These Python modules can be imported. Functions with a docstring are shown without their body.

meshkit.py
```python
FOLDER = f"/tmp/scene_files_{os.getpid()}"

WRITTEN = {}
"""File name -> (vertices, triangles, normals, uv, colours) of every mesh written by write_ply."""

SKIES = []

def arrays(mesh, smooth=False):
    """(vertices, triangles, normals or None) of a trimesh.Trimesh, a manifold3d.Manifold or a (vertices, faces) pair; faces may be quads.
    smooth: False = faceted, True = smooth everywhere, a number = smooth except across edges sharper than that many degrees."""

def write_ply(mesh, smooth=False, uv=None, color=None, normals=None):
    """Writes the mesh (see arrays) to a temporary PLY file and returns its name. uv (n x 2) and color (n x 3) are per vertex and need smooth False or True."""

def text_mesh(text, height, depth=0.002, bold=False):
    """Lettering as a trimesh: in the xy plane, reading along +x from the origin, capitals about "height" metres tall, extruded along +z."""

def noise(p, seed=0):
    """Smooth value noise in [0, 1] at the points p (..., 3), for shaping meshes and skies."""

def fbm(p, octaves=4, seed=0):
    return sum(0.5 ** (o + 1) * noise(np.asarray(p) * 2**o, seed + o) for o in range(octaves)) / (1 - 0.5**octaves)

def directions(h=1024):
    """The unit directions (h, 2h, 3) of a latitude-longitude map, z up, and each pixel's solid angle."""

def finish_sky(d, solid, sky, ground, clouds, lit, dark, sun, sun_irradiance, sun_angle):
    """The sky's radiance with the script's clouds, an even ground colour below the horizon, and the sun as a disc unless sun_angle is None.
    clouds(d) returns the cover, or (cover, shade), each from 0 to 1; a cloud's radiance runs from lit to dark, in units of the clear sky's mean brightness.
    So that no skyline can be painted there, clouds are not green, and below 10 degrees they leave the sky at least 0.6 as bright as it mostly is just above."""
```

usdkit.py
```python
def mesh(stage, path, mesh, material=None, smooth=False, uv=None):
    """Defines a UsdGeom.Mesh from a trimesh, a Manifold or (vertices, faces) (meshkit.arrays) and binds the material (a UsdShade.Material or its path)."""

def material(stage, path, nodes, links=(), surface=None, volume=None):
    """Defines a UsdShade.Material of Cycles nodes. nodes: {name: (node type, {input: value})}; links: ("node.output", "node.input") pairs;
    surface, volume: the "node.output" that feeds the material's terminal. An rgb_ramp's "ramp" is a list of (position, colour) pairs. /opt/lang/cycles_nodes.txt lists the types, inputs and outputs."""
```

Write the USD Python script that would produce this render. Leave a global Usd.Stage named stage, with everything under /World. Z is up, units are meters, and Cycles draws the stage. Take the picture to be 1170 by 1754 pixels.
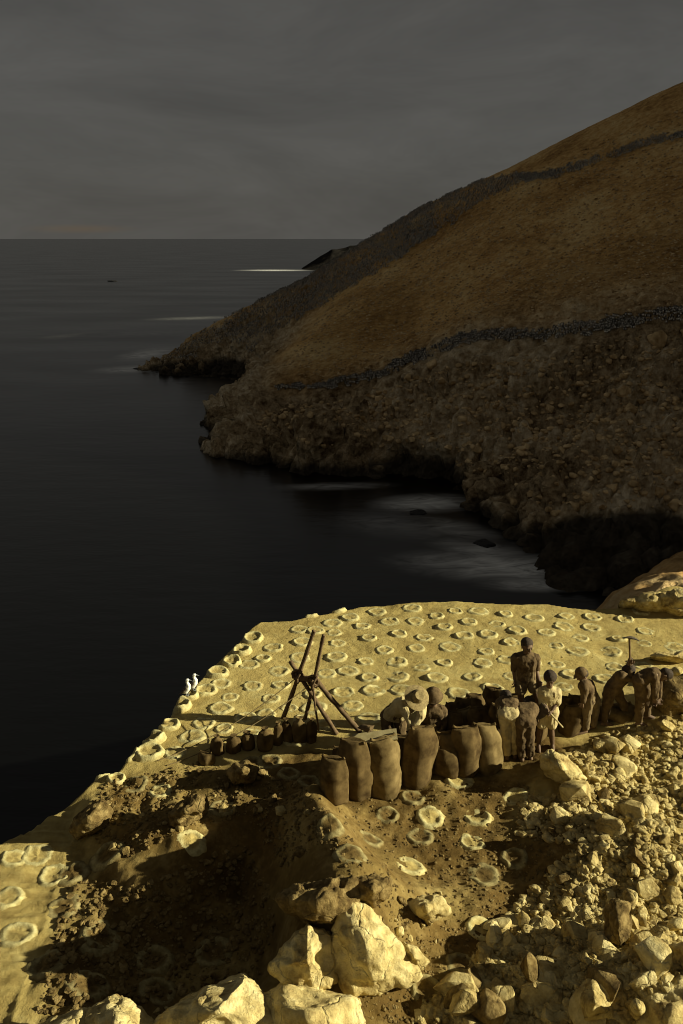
import math, random
import numpy as np
import trimesh
import manifold3d as m3
from scipy.interpolate import RBFInterpolator, RegularGridInterpolator
from scipy.spatial import ConvexHull
from pxr import Usd, UsdGeom, UsdLux, UsdShade, Sdf, Gf, Vt
import usdkit, meshkit

stage = Usd.Stage.CreateInMemory()
UsdGeom.SetStageUpAxis(stage, "Z")
UsdGeom.SetStageMetersPerUnit(stage, 1.0)
UsdGeom.Xform.Define(stage, "/World")
UsdGeom.Scope.Define(stage, "/World/Looks")

# ------------------------------------------------------------------ camera
CAM_Z = 60.0
PITCH = math.degrees(math.atan(469 / 1365))
cam = UsdGeom.Camera.Define(stage, "/World/camera")
cam.AddTranslateOp().Set(Gf.Vec3d(0, 0, CAM_Z))
cam.AddRotateXYZOp().Set(Gf.Vec3f(90 - PITCH, 0, 0))
cam.CreateHorizontalApertureAttr(24.0)
cam.CreateVerticalApertureAttr(36.0)
cam.CreateFocalLengthAttr(28.0)
cam.CreateFStopAttr(0.0)
cam.CreateClippingRangeAttr(Gf.Vec2f(0.1, 120000))
EXPOSURE = 2.0
cam.CreateExposureAttr(EXPOSURE)

# ------------------------------------------------------------------ sky and sun
SUN_EL, SUN_XY = math.radians(21), (0.99, -0.08)          # direction towards the sun
SUN_ROT = math.atan2(SUN_XY[0], SUN_XY[1])
SKY_STRENGTH = 0.1
SUN_INTENSITY = 0.55
L = "/World/Looks/"
sky_m = usdkit.material(stage, L + "sky_look", {
    "tc": ("texture_coordinate", {}),
    "map": ("mapping", {"scale": (1.6, 1.6, 5.5)}),
    "n1": ("noise_texture", {"scale": 2.4, "detail": 7.0, "roughness": 0.62, "distortion": 0.5}),
    "gs": ("mapping", {"location": (3.84, -9.1, -1.5), "scale": (13.0, 9.5, 150.0)}),
    "gl": ("vector_math", {"math_type": "length"}),
    "gr": ("map_range", {"range_type": "smoothstep", "from_min": 1.0, "from_max": 0.0, "to_min": 0.0, "to_max": 0.5}),
    "glow": ("mix_color", {"b": (0.30, 0.215, 0.135)}),
    "r1": ("rgb_ramp", {"ramp": [(0.30, (0.165, 0.158, 0.142)), (0.5, (0.200, 0.192, 0.173)), (0.70, (0.236, 0.227, 0.205))]}),
    "sky": ("sky_texture", {"sky_type": "single_scattering", "sun_disc": False, "sun_elevation": SUN_EL, "sun_rotation": SUN_ROT, "aerosol_density": 2.0}),
    "mx": ("mix_color", {"blend_type": "mix", "fac": 0.995}),
    "bg": ("background_shader", {"strength": SKY_STRENGTH}),
}, [("tc.generated", "map.vector"), ("map.vector", "n1.vector"), ("n1.fac", "r1.fac"),
    ("sky.color", "mx.a"), ("tc.generated", "gs.vector"), ("gs.vector", "gl.vector1"), ("gl.value", "gr.value"), ("gr.result", "glow.fac"), ("r1.color", "glow.a"), ("glow.result", "mx.b"), ("mx.result", "bg.color")], surface="bg.background")
dome = UsdLux.DomeLight.Define(stage, "/World/sky")
dome.CreateIntensityAttr(1.0)
UsdShade.MaterialBindingAPI.Apply(dome.GetPrim()).Bind(sky_m)
dome.GetPrim().SetCustomDataByKey("kind", "structure")
sun = UsdLux.DistantLight.Define(stage, "/World/sun")
sun.CreateIntensityAttr(SUN_INTENSITY)
sun.CreateAngleAttr(0.5)
sun.CreateNormalizeAttr(True)
sun.CreateColorAttr(Gf.Vec3f(1.0, 0.94, 0.68))
_n = math.hypot(*SUN_XY)
SUN_DIR = np.array([SUN_XY[0] / _n * math.cos(SUN_EL), SUN_XY[1] / _n * math.cos(SUN_EL), math.sin(SUN_EL)])
sun.AddRotateXYZOp().Set(Gf.Vec3f(0, math.degrees(math.acos(SUN_DIR[2])), math.degrees(math.atan2(SUN_DIR[1], SUN_DIR[0]))))

# ------------------------------------------------------------------ helpers
rng = np.random.default_rng(7)
_p = math.radians(PITCH)
FWD = np.array([0, math.cos(_p), -math.sin(_p)])
UP = np.array([0, math.sin(_p), math.cos(_p)])
RT = np.array([1.0, 0, 0])
CAM = np.array([0, 0, CAM_Z])


def ray(px, py):
    px, py = np.asarray(px, float), np.asarray(py, float)
    return FWD + ((px - 585) / 1365)[..., None] * RT - ((py - 877) / 1365)[..., None] * UP


def on_z(px, py, z):
    r = ray(px, py)
    t = (z - CAM_Z) / r[..., 2]
    return CAM + r * np.asarray(t)[..., None]


def on_y(px, py, y):
    r = ray(px, py)
    return CAM + r * np.asarray(y / r[..., 1])[..., None]


def to_px(p):
    d = np.asarray(p, float) - CAM
    w = np.maximum(d @ FWD, 1e-3)
    return 585 + 1365 * (d @ RT) / w, 877 - 1365 * (d @ UP) / w


_taken = {}


def path_for(name, parent=None):
    base = (parent or "/World") + "/" + name
    k = _taken.get(base, 0)
    _taken[base] = k + 1
    return base if k == 0 else f"{base}_{k:03d}"


def tag(prim, label=None, cat=None, group=None, kind=None):
    prim = prim.GetPrim() if hasattr(prim, "GetPrim") else prim
    for k, v in (("label", label), ("category", cat), ("group", group), ("kind", kind)):
        if v:
            prim.SetCustomDataByKey(k, v)
    return prim


def obj(name, mesh, mat, parent=None, smooth=False):
    return usdkit.mesh(stage, path_for(name, parent), mesh, mat, smooth=smooth)


def thing(name, label, cat, group=None, at=(0, 0, 0)):
    p = path_for(name)
    x = UsdGeom.Xform.Define(stage, p)
    tag(x, label, cat, group)
    return p


def attr(prim, name, values):
    UsdGeom.PrimvarsAPI(prim).CreatePrimvar(name, Sdf.ValueTypeNames.FloatArray, "vertex").Set(Vt.FloatArray.FromNumpy(np.asarray(values, np.float32)))


def fbm(p, o=4, seed=0):
    return meshkit.fbm(p, o, seed)


def ridged(p, o=4, seed=0):
    out, a, tot = 0, 1.0, 0
    for k in range(o):
        out = out + a * (1 - np.abs(2 * meshkit.noise(np.asarray(p) * 2 ** k, seed + 17 * k) - 1))
        tot += a
        a *= 0.5
    return out / tot


def smooth01(t):
    t = np.clip(t, 0, 1)
    return t * t * (3 - 2 * t)


def grid_faces(ny, nx):
    i, j = np.meshgrid(np.arange(ny - 1), np.arange(nx - 1), indexing="ij")
    a = (i * nx + j).ravel()
    return np.vstack([np.stack([a, a + 1, a + nx + 1], 1), np.stack([a, a + nx + 1, a + nx], 1)])


def poly_sdf(poly, x, y):
    """Signed distance (inside positive) to a polygon in the plane."""
    poly = np.asarray(poly, float)
    a, b = poly, np.roll(poly, -1, axis=0)
    d2 = np.full(x.shape, 1e18)
    ins = np.zeros(x.shape, bool)
    for (ax, ay), (bx, by) in zip(a, b):
        ex, ey = bx - ax, by - ay
        t = np.clip(((x - ax) * ex + (y - ay) * ey) / (ex * ex + ey * ey + 1e-12), 0, 1)
        d2 = np.minimum(d2, (x - ax - t * ex) ** 2 + (y - ay - t * ey) ** 2)
        if ay != by:
            ins ^= ((ay > y) != (by > y)) & (x < (bx - ax) * (y - ay) / (by - ay) + ax)
    return np.where(ins, 1, -1) * np.sqrt(d2)


# ------------------------------------------------------------------ materials
def solid(name, c1, c2, scale=6.0, rough=0.9, bump=0.3, bscale=None, dist=0.02, detail=5.0, coord="geometry", lo=0.35, hi=0.65, spec=0.25):
    bscale = bscale or scale * 3
    src = ("geometry", {}) if coord == "geometry" else ("texture_coordinate", {})
    out = "g.position" if coord == "geometry" else "g.object"
    return usdkit.material(stage, L + name, {
        "g": src,
        "n": ("noise_texture", {"scale": scale, "detail": detail, "roughness": 0.6}),
        "r": ("rgb_ramp", {"ramp": [(lo, c1), (hi, c2)]}),
        "nb": ("noise_texture", {"scale": bscale, "detail": 5.0, "roughness": 0.65}),
        "b": ("bump", {"strength": bump, "distance": dist}),
        "p": ("principled_bsdf", {"roughness": rough, "specular_ior_level": spec}),
    }, [(out, "n.vector"), (out, "nb.vector"), ("n.fac", "r.fac"), ("r.color", "p.base_color"), ("nb.fac", "b.height"), ("b.normal", "p.normal")], surface="p.BSDF")


# foreground ground: pale guano crust to brown diggings, by the vertex attribute soil; dark paints shade into the hollow
M_GROUND = usdkit.material(stage, L + "guano_ground", {
    "g": ("geometry", {}),
    "soil": ("attribute", {"attribute": "soil"}),
    "dark": ("attribute", {"attribute": "dark"}),
    "n1": ("noise_texture", {"scale": 1.3, "detail": 6.0, "roughness": 0.6}),
    "n2": ("noise_texture", {"scale": 9.0, "detail": 7.0, "roughness": 0.7}),
    "n3": ("noise_texture", {"scale": 42.0, "detail": 5.0, "roughness": 0.7}),
    "pale": ("rgb_ramp", {"ramp": [(0.30, (0.27, 0.19, 0.060)), (0.5, (0.40, 0.305, 0.105)), (0.70, (0.52, 0.43, 0.175))]}),
    "brown": ("rgb_ramp", {"ramp": [(0.32, (0.060, 0.034, 0.009)), (0.50, (0.125, 0.078, 0.022)), (0.68, (0.27, 0.19, 0.068))]}),
    "pit": ("rgb_ramp", {"ramp": [(0.3, (0.040, 0.026, 0.008)), (0.7, (0.095, 0.062, 0.020))]}),  # tone of the shade painted into the hollow
    "a1": ("math", {"math_type": "multiply_add", "value2": 0.55}),
    "a2": ("math", {"math_type": "multiply", "value2": 0.45}),
    "m1": ("mix_color", {"blend_type": "mix"}),
    "m2": ("mix_color", {"blend_type": "mix"}),
    "h1": ("math", {"math_type": "multiply_add", "value2": 0.6}),
    "h2": ("math", {"math_type": "multiply", "value2": 0.25}),
    "b": ("bump", {"strength": 0.7, "distance": 0.05}),
    "p": ("principled_bsdf", {"roughness": 0.95, "specular_ior_level": 0.1}),
}, [("g.position", "n1.vector"), ("g.position", "n2.vector"), ("g.position", "n3.vector"),
    ("n1.fac", "a1.value1"), ("n2.fac", "a2.value1"), ("a2.value", "a1.value3"),
    ("a1.value", "pale.fac"), ("a1.value", "brown.fac"), ("a1.value", "pit.fac"),
    ("soil.fac", "m1.fac"), ("pale.color", "m1.a"), ("brown.color", "m1.b"),
    ("dark.fac", "m2.fac"), ("m1.result", "m2.a"), ("pit.color", "m2.b"),
    ("n3.fac", "h2.value1"), ("n2.fac", "h1.value1"), ("h2.value", "h1.value3"), ("h1.value", "b.height"),
    ("m2.result", "p.base_color"), ("b.normal", "p.normal")], surface="p.BSDF")

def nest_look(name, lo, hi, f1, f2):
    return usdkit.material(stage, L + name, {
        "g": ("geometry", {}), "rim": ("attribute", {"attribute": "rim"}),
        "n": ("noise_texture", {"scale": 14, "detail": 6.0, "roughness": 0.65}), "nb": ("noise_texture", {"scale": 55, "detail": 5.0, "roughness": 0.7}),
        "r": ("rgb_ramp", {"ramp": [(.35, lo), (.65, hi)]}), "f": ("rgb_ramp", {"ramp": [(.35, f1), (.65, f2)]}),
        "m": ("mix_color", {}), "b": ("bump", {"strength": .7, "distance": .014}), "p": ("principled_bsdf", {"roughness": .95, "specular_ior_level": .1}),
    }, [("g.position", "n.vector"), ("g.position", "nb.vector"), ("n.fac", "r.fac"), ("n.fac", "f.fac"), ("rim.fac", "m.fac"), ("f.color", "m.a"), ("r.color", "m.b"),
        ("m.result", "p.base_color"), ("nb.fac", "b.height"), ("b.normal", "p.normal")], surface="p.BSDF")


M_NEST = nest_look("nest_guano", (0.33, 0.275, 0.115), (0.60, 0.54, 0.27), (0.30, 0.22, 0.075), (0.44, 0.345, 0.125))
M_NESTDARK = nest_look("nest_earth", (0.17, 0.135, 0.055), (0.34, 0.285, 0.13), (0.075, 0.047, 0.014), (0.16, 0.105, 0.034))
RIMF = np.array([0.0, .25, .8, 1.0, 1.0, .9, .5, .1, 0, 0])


def rock_look(name, c0, c1, c2, scale, crack=2.6, depth=.05):
    return usdkit.material(stage, L + name, {
        "g": ("geometry", {}),
        "n": ("noise_texture", {"scale": scale, "detail": 8.0, "roughness": 0.68}),
        "r": ("rgb_ramp", {"ramp": [(.34, c0), (.48, c1), (.66, c2)]}),
        "w": ("noise_texture", {"scale": 3.0, "detail": 4.0}), "ws": ("vector_math", {"math_type": "scale", "scale": .35}), "wa": ("vector_math", {"math_type": "add"}),
        "v": ("voronoi_texture", {"feature": "distance_to_edge", "scale": crack}),
        "cr": ("map_range", {"from_min": 0.0, "from_max": .035, "to_min": .35, "to_max": 1.0, "clamp": True}),
        "mx": ("mix_color", {"blend_type": "multiply", "fac": .15}),
        "nb": ("noise_texture", {"scale": scale * 3.5, "detail": 6.0, "roughness": 0.7}),
        "h": ("math", {"math_type": "multiply_add", "value2": .5}),
        "b": ("bump", {"strength": .9, "distance": depth}),
        "p": ("principled_bsdf", {"roughness": .92, "specular_ior_level": .12}),
    }, [("g.position", "n.vector"), ("g.position", "w.vector"), ("w.color", "ws.vector1"), ("ws.vector", "wa.vector1"), ("g.position", "wa.vector2"), ("wa.vector", "v.vector"),
        ("v.distance", "cr.value"), ("n.fac", "r.fac"), ("r.color", "mx.a"), ("cr.result", "mx.b"), ("g.position", "nb.vector"),
        ("cr.result", "h.value1"), ("nb.fac", "h.value3"), ("h.value", "b.height"), ("mx.result", "p.base_color"), ("b.normal", "p.normal")], surface="p.BSDF")


M_ROCK = rock_look("pale_rock", (0.17, 0.115, 0.040), (0.42, 0.32, 0.125), (0.66, 0.55, 0.26), 5)
M_ROCKBRIGHT = rock_look("bright_rock", (0.25, 0.17, 0.062), (0.52, 0.41, 0.17), (0.74, 0.63, 0.32), 3.2, 2.0, .06)
M_ROCKBROWN = rock_look("brown_rock", (0.075, 0.047, 0.016), (0.17, 0.115, 0.040), (0.34, 0.25, 0.10), 6)
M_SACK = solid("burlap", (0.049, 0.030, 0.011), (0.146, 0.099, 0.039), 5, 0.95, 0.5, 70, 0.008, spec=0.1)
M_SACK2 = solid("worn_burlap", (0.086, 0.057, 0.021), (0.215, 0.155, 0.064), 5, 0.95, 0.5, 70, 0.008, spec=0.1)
M_WOOD = solid("weathered_pole", (0.077, 0.046, 0.022), (0.168, 0.112, 0.056), 12, 0.9, 0.5, 60, 0.006)
M_PLANK = solid("pale_plank", (0.30, 0.24, 0.11), (0.44, 0.37, 0.19), 10, 0.9, 0.4, 50, 0.006)
M_ROPE = solid("rope_fibre", (0.12, 0.085, 0.035), (0.22, 0.16, 0.07), 30, 0.95, 0.3)
M_IRON = solid("dark_iron", (0.039, 0.029, 0.018), (0.091, 0.065, 0.039), 20, 0.7, 0.3)
M_SKIN = solid("tanned_skin", (0.112, 0.066, 0.036), (0.165, 0.102, 0.057), 8, 0.65, 0.1, spec=0.3)
M_SKINPALE = solid("pale_skin", (0.24, 0.16, 0.075), (0.34, 0.24, 0.12), 8, 0.7, 0.1, spec=0.3)  # paler skin tone
M_HAIR = solid("dark_hair", (0.031, 0.021, 0.013), (0.063, 0.042, 0.025), 40, 0.8, 0.6, 120)
M_DARKCLOTH = solid("dark_cloth", (0.068, 0.044, 0.022), (0.145, 0.099, 0.048), 9, 0.95, 0.5, 30, 0.02, spec=0.1)
M_BROWNCLOTH = solid("brown_cloth", (0.136, 0.096, 0.048), (0.240, 0.176, 0.088), 9, 0.95, 0.5, 30, 0.02, spec=0.1)
M_PALECLOTH = solid("pale_cloth", (0.38, 0.30, 0.14), (0.55, 0.45, 0.23), 9, 0.95, 0.5, 30, 0.02, spec=0.1)
M_STRAW = solid("straw_hat", (0.16, 0.115, 0.05), (0.30, 0.23, 0.10), 25, 0.9, 0.4, 90, 0.005)
M_WHITE = solid("white_plumage", (0.74, 0.74, 0.66), (0.82, 0.82, 0.74), 30, 0.85, 0.2, 90, 0.004)
M_WING = solid("brown_plumage", (0.055, 0.042, 0.028), (0.15, 0.12, 0.085), 40, 0.85, 0.4, 90, 0.004)
M_BILL = solid("grey_bill", (0.12, 0.13, 0.13), (0.2, 0.21, 0.2), 30, 0.6, 0.1)

# hillside: orange-brown scree above, grey-brown rock below, black where the swell wets it and where cave shade is painted in
M_HILL = usdkit.material(stage, L + "hill_ground", {
    "g": ("geometry", {}),
    "rock": ("attribute", {"attribute": "rock"}),
    "wet": ("attribute", {"attribute": "wet"}),  # wet rock, also carrying the painted cave shade
    "n1": ("noise_texture", {"scale": 0.035, "detail": 7.0, "roughness": 0.62}),
    "n2": ("noise_texture", {"scale": 0.45, "detail": 7.0, "roughness": 0.7}),
    "n3": ("noise_texture", {"scale": 1.6, "detail": 5.0, "roughness": 0.7}),
    "v": ("voronoi_texture", {"scale": 0.55, "randomness": 1.0}),
    "a1": ("math", {"math_type": "multiply_add", "value2": 0.5}),
    "a2": ("math", {"math_type": "multiply", "value2": 0.5}),
    "sc": ("rgb_ramp", {"ramp": [(0.37, (0.26, 0.135, 0.038)), (0.5, (0.60, 0.355, 0.118)), (0.63, (0.80, 0.58, 0.26))]}),
    "rk": ("rgb_ramp", {"ramp": [(0.39, (0.10, 0.058, 0.024)), (0.5, (0.45, 0.33, 0.18)), (0.61, (0.76, 0.63, 0.42))]}),
    "m1": ("mix_color", {"blend_type": "mix"}),
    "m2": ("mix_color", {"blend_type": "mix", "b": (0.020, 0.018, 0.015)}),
    "h": ("math", {"math_type": "multiply_add", "value2": 0.8}),
    "h2": ("math", {"math_type": "multiply_add", "value2": 0.35}),
    "b": ("bump", {"strength": 1.0, "distance": 1.8}),
    "p": ("principled_bsdf", {"roughness": 0.95, "specular_ior_level": 0.08}),
}, [("g.position", "n1.vector"), ("g.position", "n2.vector"), ("g.position", "n3.vector"), ("g.position", "v.vector"),
    ("n1.fac", "a2.value1"), ("n2.fac", "a1.value1"), ("a2.value", "a1.value3"),
    ("a1.value", "sc.fac"), ("a1.value", "rk.fac"),
    ("rock.fac", "m1.fac"), ("sc.color", "m1.a"), ("rk.color", "m1.b"),
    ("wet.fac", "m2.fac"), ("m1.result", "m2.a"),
    ("n2.fac", "h.value1"), ("v.distance", "h.value3"), ("n3.fac", "h2.value1"), ("h.value", "h2.value3"), ("h2.value", "b.height"),
    ("m2.result", "p.base_color"), ("b.normal", "p.normal")], surface="p.BSDF")
M_SCREE = solid("scree_stone", (0.24, 0.15, 0.060), (0.66, 0.49, 0.26), 0.35, 0.95, 0.6, 3, 0.2, spec=0.08)
M_HEAD = solid("far_headland_rock", (0.012, 0.011, 0.010), (0.03, 0.026, 0.022), 0.05, 0.95, 0.5, 0.2, 2, spec=0.0)
M_BIRDS = usdkit.material(stage, L + "cormorant_plumage", {
    "w": ("attribute", {"attribute": "white"}),
    "o": ("object_info", {}),
    "rr": ("rgb_ramp", {"ramp": [(0.0, (0.022, 0.020, 0.017)), (0.6, (0.06, 0.053, 0.044)), (1.0, (0.42, 0.37, 0.30))]}),
    "m": ("mix_color", {"b": (0.74, 0.69, 0.58)}),
    "p": ("principled_bsdf", {"roughness": 0.85, "specular_ior_level": 0.1}),
}, [("o.random", "rr.fac"), ("rr.color", "m.a"), ("w.fac", "m.fac"), ("m.result", "p.base_color")], surface="p.BSDF")

# ------------------------------------------------------------------ sea, with the long streaks of foam along the shore
FOAM = [  # pixel centre on the water, half length and half width in metres, turn in degrees, strength
    (868, 972, 24, 9.0, -10, 1.0), (830, 945, 14, 6.5, -35, 0.6), (728, 862, 14, 8.0, 10, 0.9), (780, 905, 13, 6, -40, 0.40),
    (255, 606, 16, 30, -10, 1.0), (232, 632, 24, 14, 20, 0.9), (470, 463, 82, 48, -4, 0.95), (240, 571, 60, 24, 25, 0.22),
    (570, 833, 17, 4, 5, 0.45), (920, 1000, 12, 4, 0, 0.9), (695, 900, 20, 10, -20, 0.22), (330, 545, 40, 16, 20, 0.12),
]
nodes = {"g": ("geometry", {}), "ns": ("noise_texture", {"scale": 0.16, "detail": 6.0, "roughness": 0.6, "distortion": 1.6}),
         "nm": ("mapping", {"scale": (0.5, 1.3, 1.0)}),
         "nr": ("map_range", {"from_min": 0.24, "from_max": 0.62, "to_min": 0.0, "to_max": 1.0, "clamp": True}),
         "wm": ("mapping", {"scale": (0.35, 1.0, 1.0)}),
         "wn": ("noise_texture", {"scale": 0.22, "detail": 5.0, "roughness": 0.6}),
         "b": ("bump", {"strength": 0.16, "distance": 0.8}),
         "sm": ("mapping", {"scale": (0.4, 1.0, 1.0), "rotation": (0, 0, 0.35)}),
         "sn": ("noise_texture", {"scale": 0.018, "detail": 4.0, "roughness": 0.55}),
         "sr": ("map_range", {"from_min": 0.35, "from_max": 0.65, "to_min": 0.20, "to_max": 0.27, "clamp": True}),
         "water": ("principled_bsdf", {"base_color": (0.0015, 0.0016, 0.0015), "roughness": 0.22, "ior": 1.33}),
         "foam": ("diffuse_bsdf", {"color": (0.78, 0.78, 0.75)}),
         "mix": ("mix_closure", {}), "tot": ("math", {"math_type": "multiply", "use_clamp": True})}
links = [("g.position", "sm.vector"), ("sm.vector", "sn.vector"), ("sn.fac", "sr.value"), ("sr.result", "water.roughness"), ("g.position", "nm.vector"), ("nm.vector", "ns.vector"), ("ns.fac", "nr.value"), ("g.position", "wm.vector"), ("wm.vector", "wn.vector"),
         ("wn.fac", "b.height"), ("b.normal", "water.normal"), ("water.BSDF", "mix.closure1"), ("foam.BSDF", "mix.closure2"), ("tot.value", "mix.fac")]
prev = None
for i, (px, py, a, b, rot, s) in enumerate(FOAM):
    c = on_z(px, py, 0.0)
    nodes[f"s{i}"] = ("vector_math", {"math_type": "subtract", "vector2": (c[0], c[1], 0)})
    nodes[f"q{i}"] = ("mapping", {"mapping_type": "point", "rotation": (0, 0, math.radians(-rot)), "scale": (1, 1, 1)})
    nodes[f"k{i}"] = ("mapping", {"mapping_type": "point", "scale": (1 / a, 1 / b, 0.0)})
    nodes[f"l{i}"] = ("vector_math", {"math_type": "length"})
    nodes[f"r{i}"] = ("map_range", {"range_type": "smoothstep", "from_min": 1.15, "from_max": 0.0, "to_min": 0.0, "to_max": s})
    links += [("g.position", f"s{i}.vector1"), (f"s{i}.vector", f"q{i}.vector"), (f"q{i}.vector", f"k{i}.vector"), (f"k{i}.vector", f"l{i}.vector1"), (f"l{i}.value", f"r{i}.value")]
    if prev is None:
        prev = f"r{i}.result"
    else:
        nodes[f"m{i}"] = ("math", {"math_type": "maximum"})
        links += [(prev, f"m{i}.value1"), (f"r{i}.result", f"m{i}.value2")]
        prev = f"m{i}.value"
links += [(prev, "tot.value1"), ("nr.result", "tot.value2")]
M_SEA = usdkit.material(stage, L + "sea_water", nodes, links, surface="mix.closure")
S = 70000.0
tag(obj("sea", (np.array([[-S, -S, 0], [S, -S, 0], [S, S, 0], [-S, S, 0]]), np.array([[0, 1, 2], [0, 2, 3]])), M_SEA), kind="structure")

# ------------------------------------------------------------------ the hill across the cove
SHORE = [(255, 634), (300, 641), (350, 643), (395, 648), (425, 657), (402, 678), (378, 698), (366, 730), (368, 768), (440, 790), (505, 803), (560, 810), (640, 812), (700, 818), (760, 828),
         (815, 845), (850, 885), (900, 925), (930, 960), (975, 1002), (1060, 1010), (1170, 1000), (1350, 1000), (1600, 1010)]
pts, zs, rk = [], [], []


def ctrl(p, rough=None):
    pts.append((p[0], p[1]))
    zs.append(p[2])
    rk.append(0.6 if rough is None else rough)


shore_w = [on_z(x, y, 0.0) for x, y in SHORE]
for i, w in enumerate(shore_w):
    ctrl(w, 1.0)
    a, b = shore_w[max(i - 1, 0)], shore_w[min(i + 1, len(shore_w) - 1)]
    t = (b - a)[:2] / np.linalg.norm((b - a)[:2])
    n = np.array([t[1], -t[0]])                           # the sea is on the right hand when walking along the list
    for d, z in ((6, -5), (25, -14)):
        ctrl((w[0] + n[0] * d, w[1] + n[1] * d, z), 1.0)
for px, py, Y, r in [
    # top of the black wet band
    (290, 622, 392, .8), (330, 600, 395, .8), (385, 598, 385, .8), (430, 612, 372, .8), (432, 640, 330, .9), (415, 672, 300, .9), (396, 692, 275, .9), (400, 720, 252, 1), (440, 752, 228, 1), (500, 775, 214, 1), (560, 784, 208, 1), (640, 775, 206, 1), (700, 766, 206, 1),
    (770, 785, 200, 1), (830, 820, 186, 1), (880, 862, 169, 1), (960, 888, 157, 1), (1060, 898, 153, 1), (1170, 903, 150, 1), (1350, 915, 147, 1), (1600, 925, 144, 1),
    # the dark reef in front of the cliff foot
    (950, 925, 151.5, 1), (1060, 935, 148.5, 1), (1170, 940, 146.5, 1), (1000, 975, 137, 1), (1120, 975, 136, 1),
    # the line of birds along the ledge
    (480, 665, 262, .35), (560, 662, 256, .4), (650, 648, 250, .5), (750, 608, 244, .5), (850, 577, 240, .5), (940, 572, 232, .5), (1000, 562, 228, .5), (1100, 545, 224, .5), (1170, 532, 222, .5), (1350, 490, 220, .5), (1600, 450, 222, .5),
    # between foot and ledge
    (520, 720, 243, .9), (650, 715, 231, 1), (760, 700, 224, 1), (860, 700, 212, 1), (960, 720, 202, 1), (1080, 720, 196, 1), (1170, 720, 193, 1),
    # smooth upper slope; off-frame points at the right raised to block the sun
    (500, 600, 300, .12), (560, 530, 345, .1), (640, 470, 365, .1), (740, 410, 378, .1), (700, 560, 290, .1), (800, 480, 305, .1), (900, 450, 295, .08), (1000, 400, 298, .08), (1170, 330, 290, .08), (1170, 430, 255, .15), (900, 340, 350, .05), (1050, 280, 340, .05), (1350, 250, 295, .1), (1600, 150, 300, .1), (2000, -120, 290, .1), (2500, -380, 280, .1), (2300, -60, 235, .3), (1900, 160, 232, .3), (2900, -230, 215, .4),
    # skyline
    (330, 585, 398, .3), (390, 548, 402, .3), (440, 520, 405, .3), (520, 478, 410, .3), (600, 430, 416, .3), (680, 382, 420, .3), (740, 345, 420, .2), (800, 318, 415, .1), (870, 288, 408, .05), (935, 255, 400, .05), (1000, 222, 393, .05), (1090, 178, 384, .05), (1170, 140, 376, .05), (1350, 55, 366, .05), (1600, -70, 360, .05), (2000, -270, 350, .05), (2500, -500, 340, .05), (2900, -640, 330, .05),
]:
    ctrl(on_y(px, py, float(Y)), r)
for w in [(300, 262, 160), (330, 232, 160), (420, 195, 190), (420, 262, 232), (520, 178, 230), (520, 250, 280), (360, 165, 130), (170, 125, 22), (165, 90, 22), (220, 125, 70), (300, 112, 118), (400, 105, 160), (600, 140, 240), (600, 100, 200), (0, 90, -14), (60, 86, -10), (-80, 100, -14), (105, 88, -5), (-140, 90, -14)]:
    ctrl(np.array(w, float), .3)                          # unseen flank right of the picture, added to keep sun off hill and cove
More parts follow.
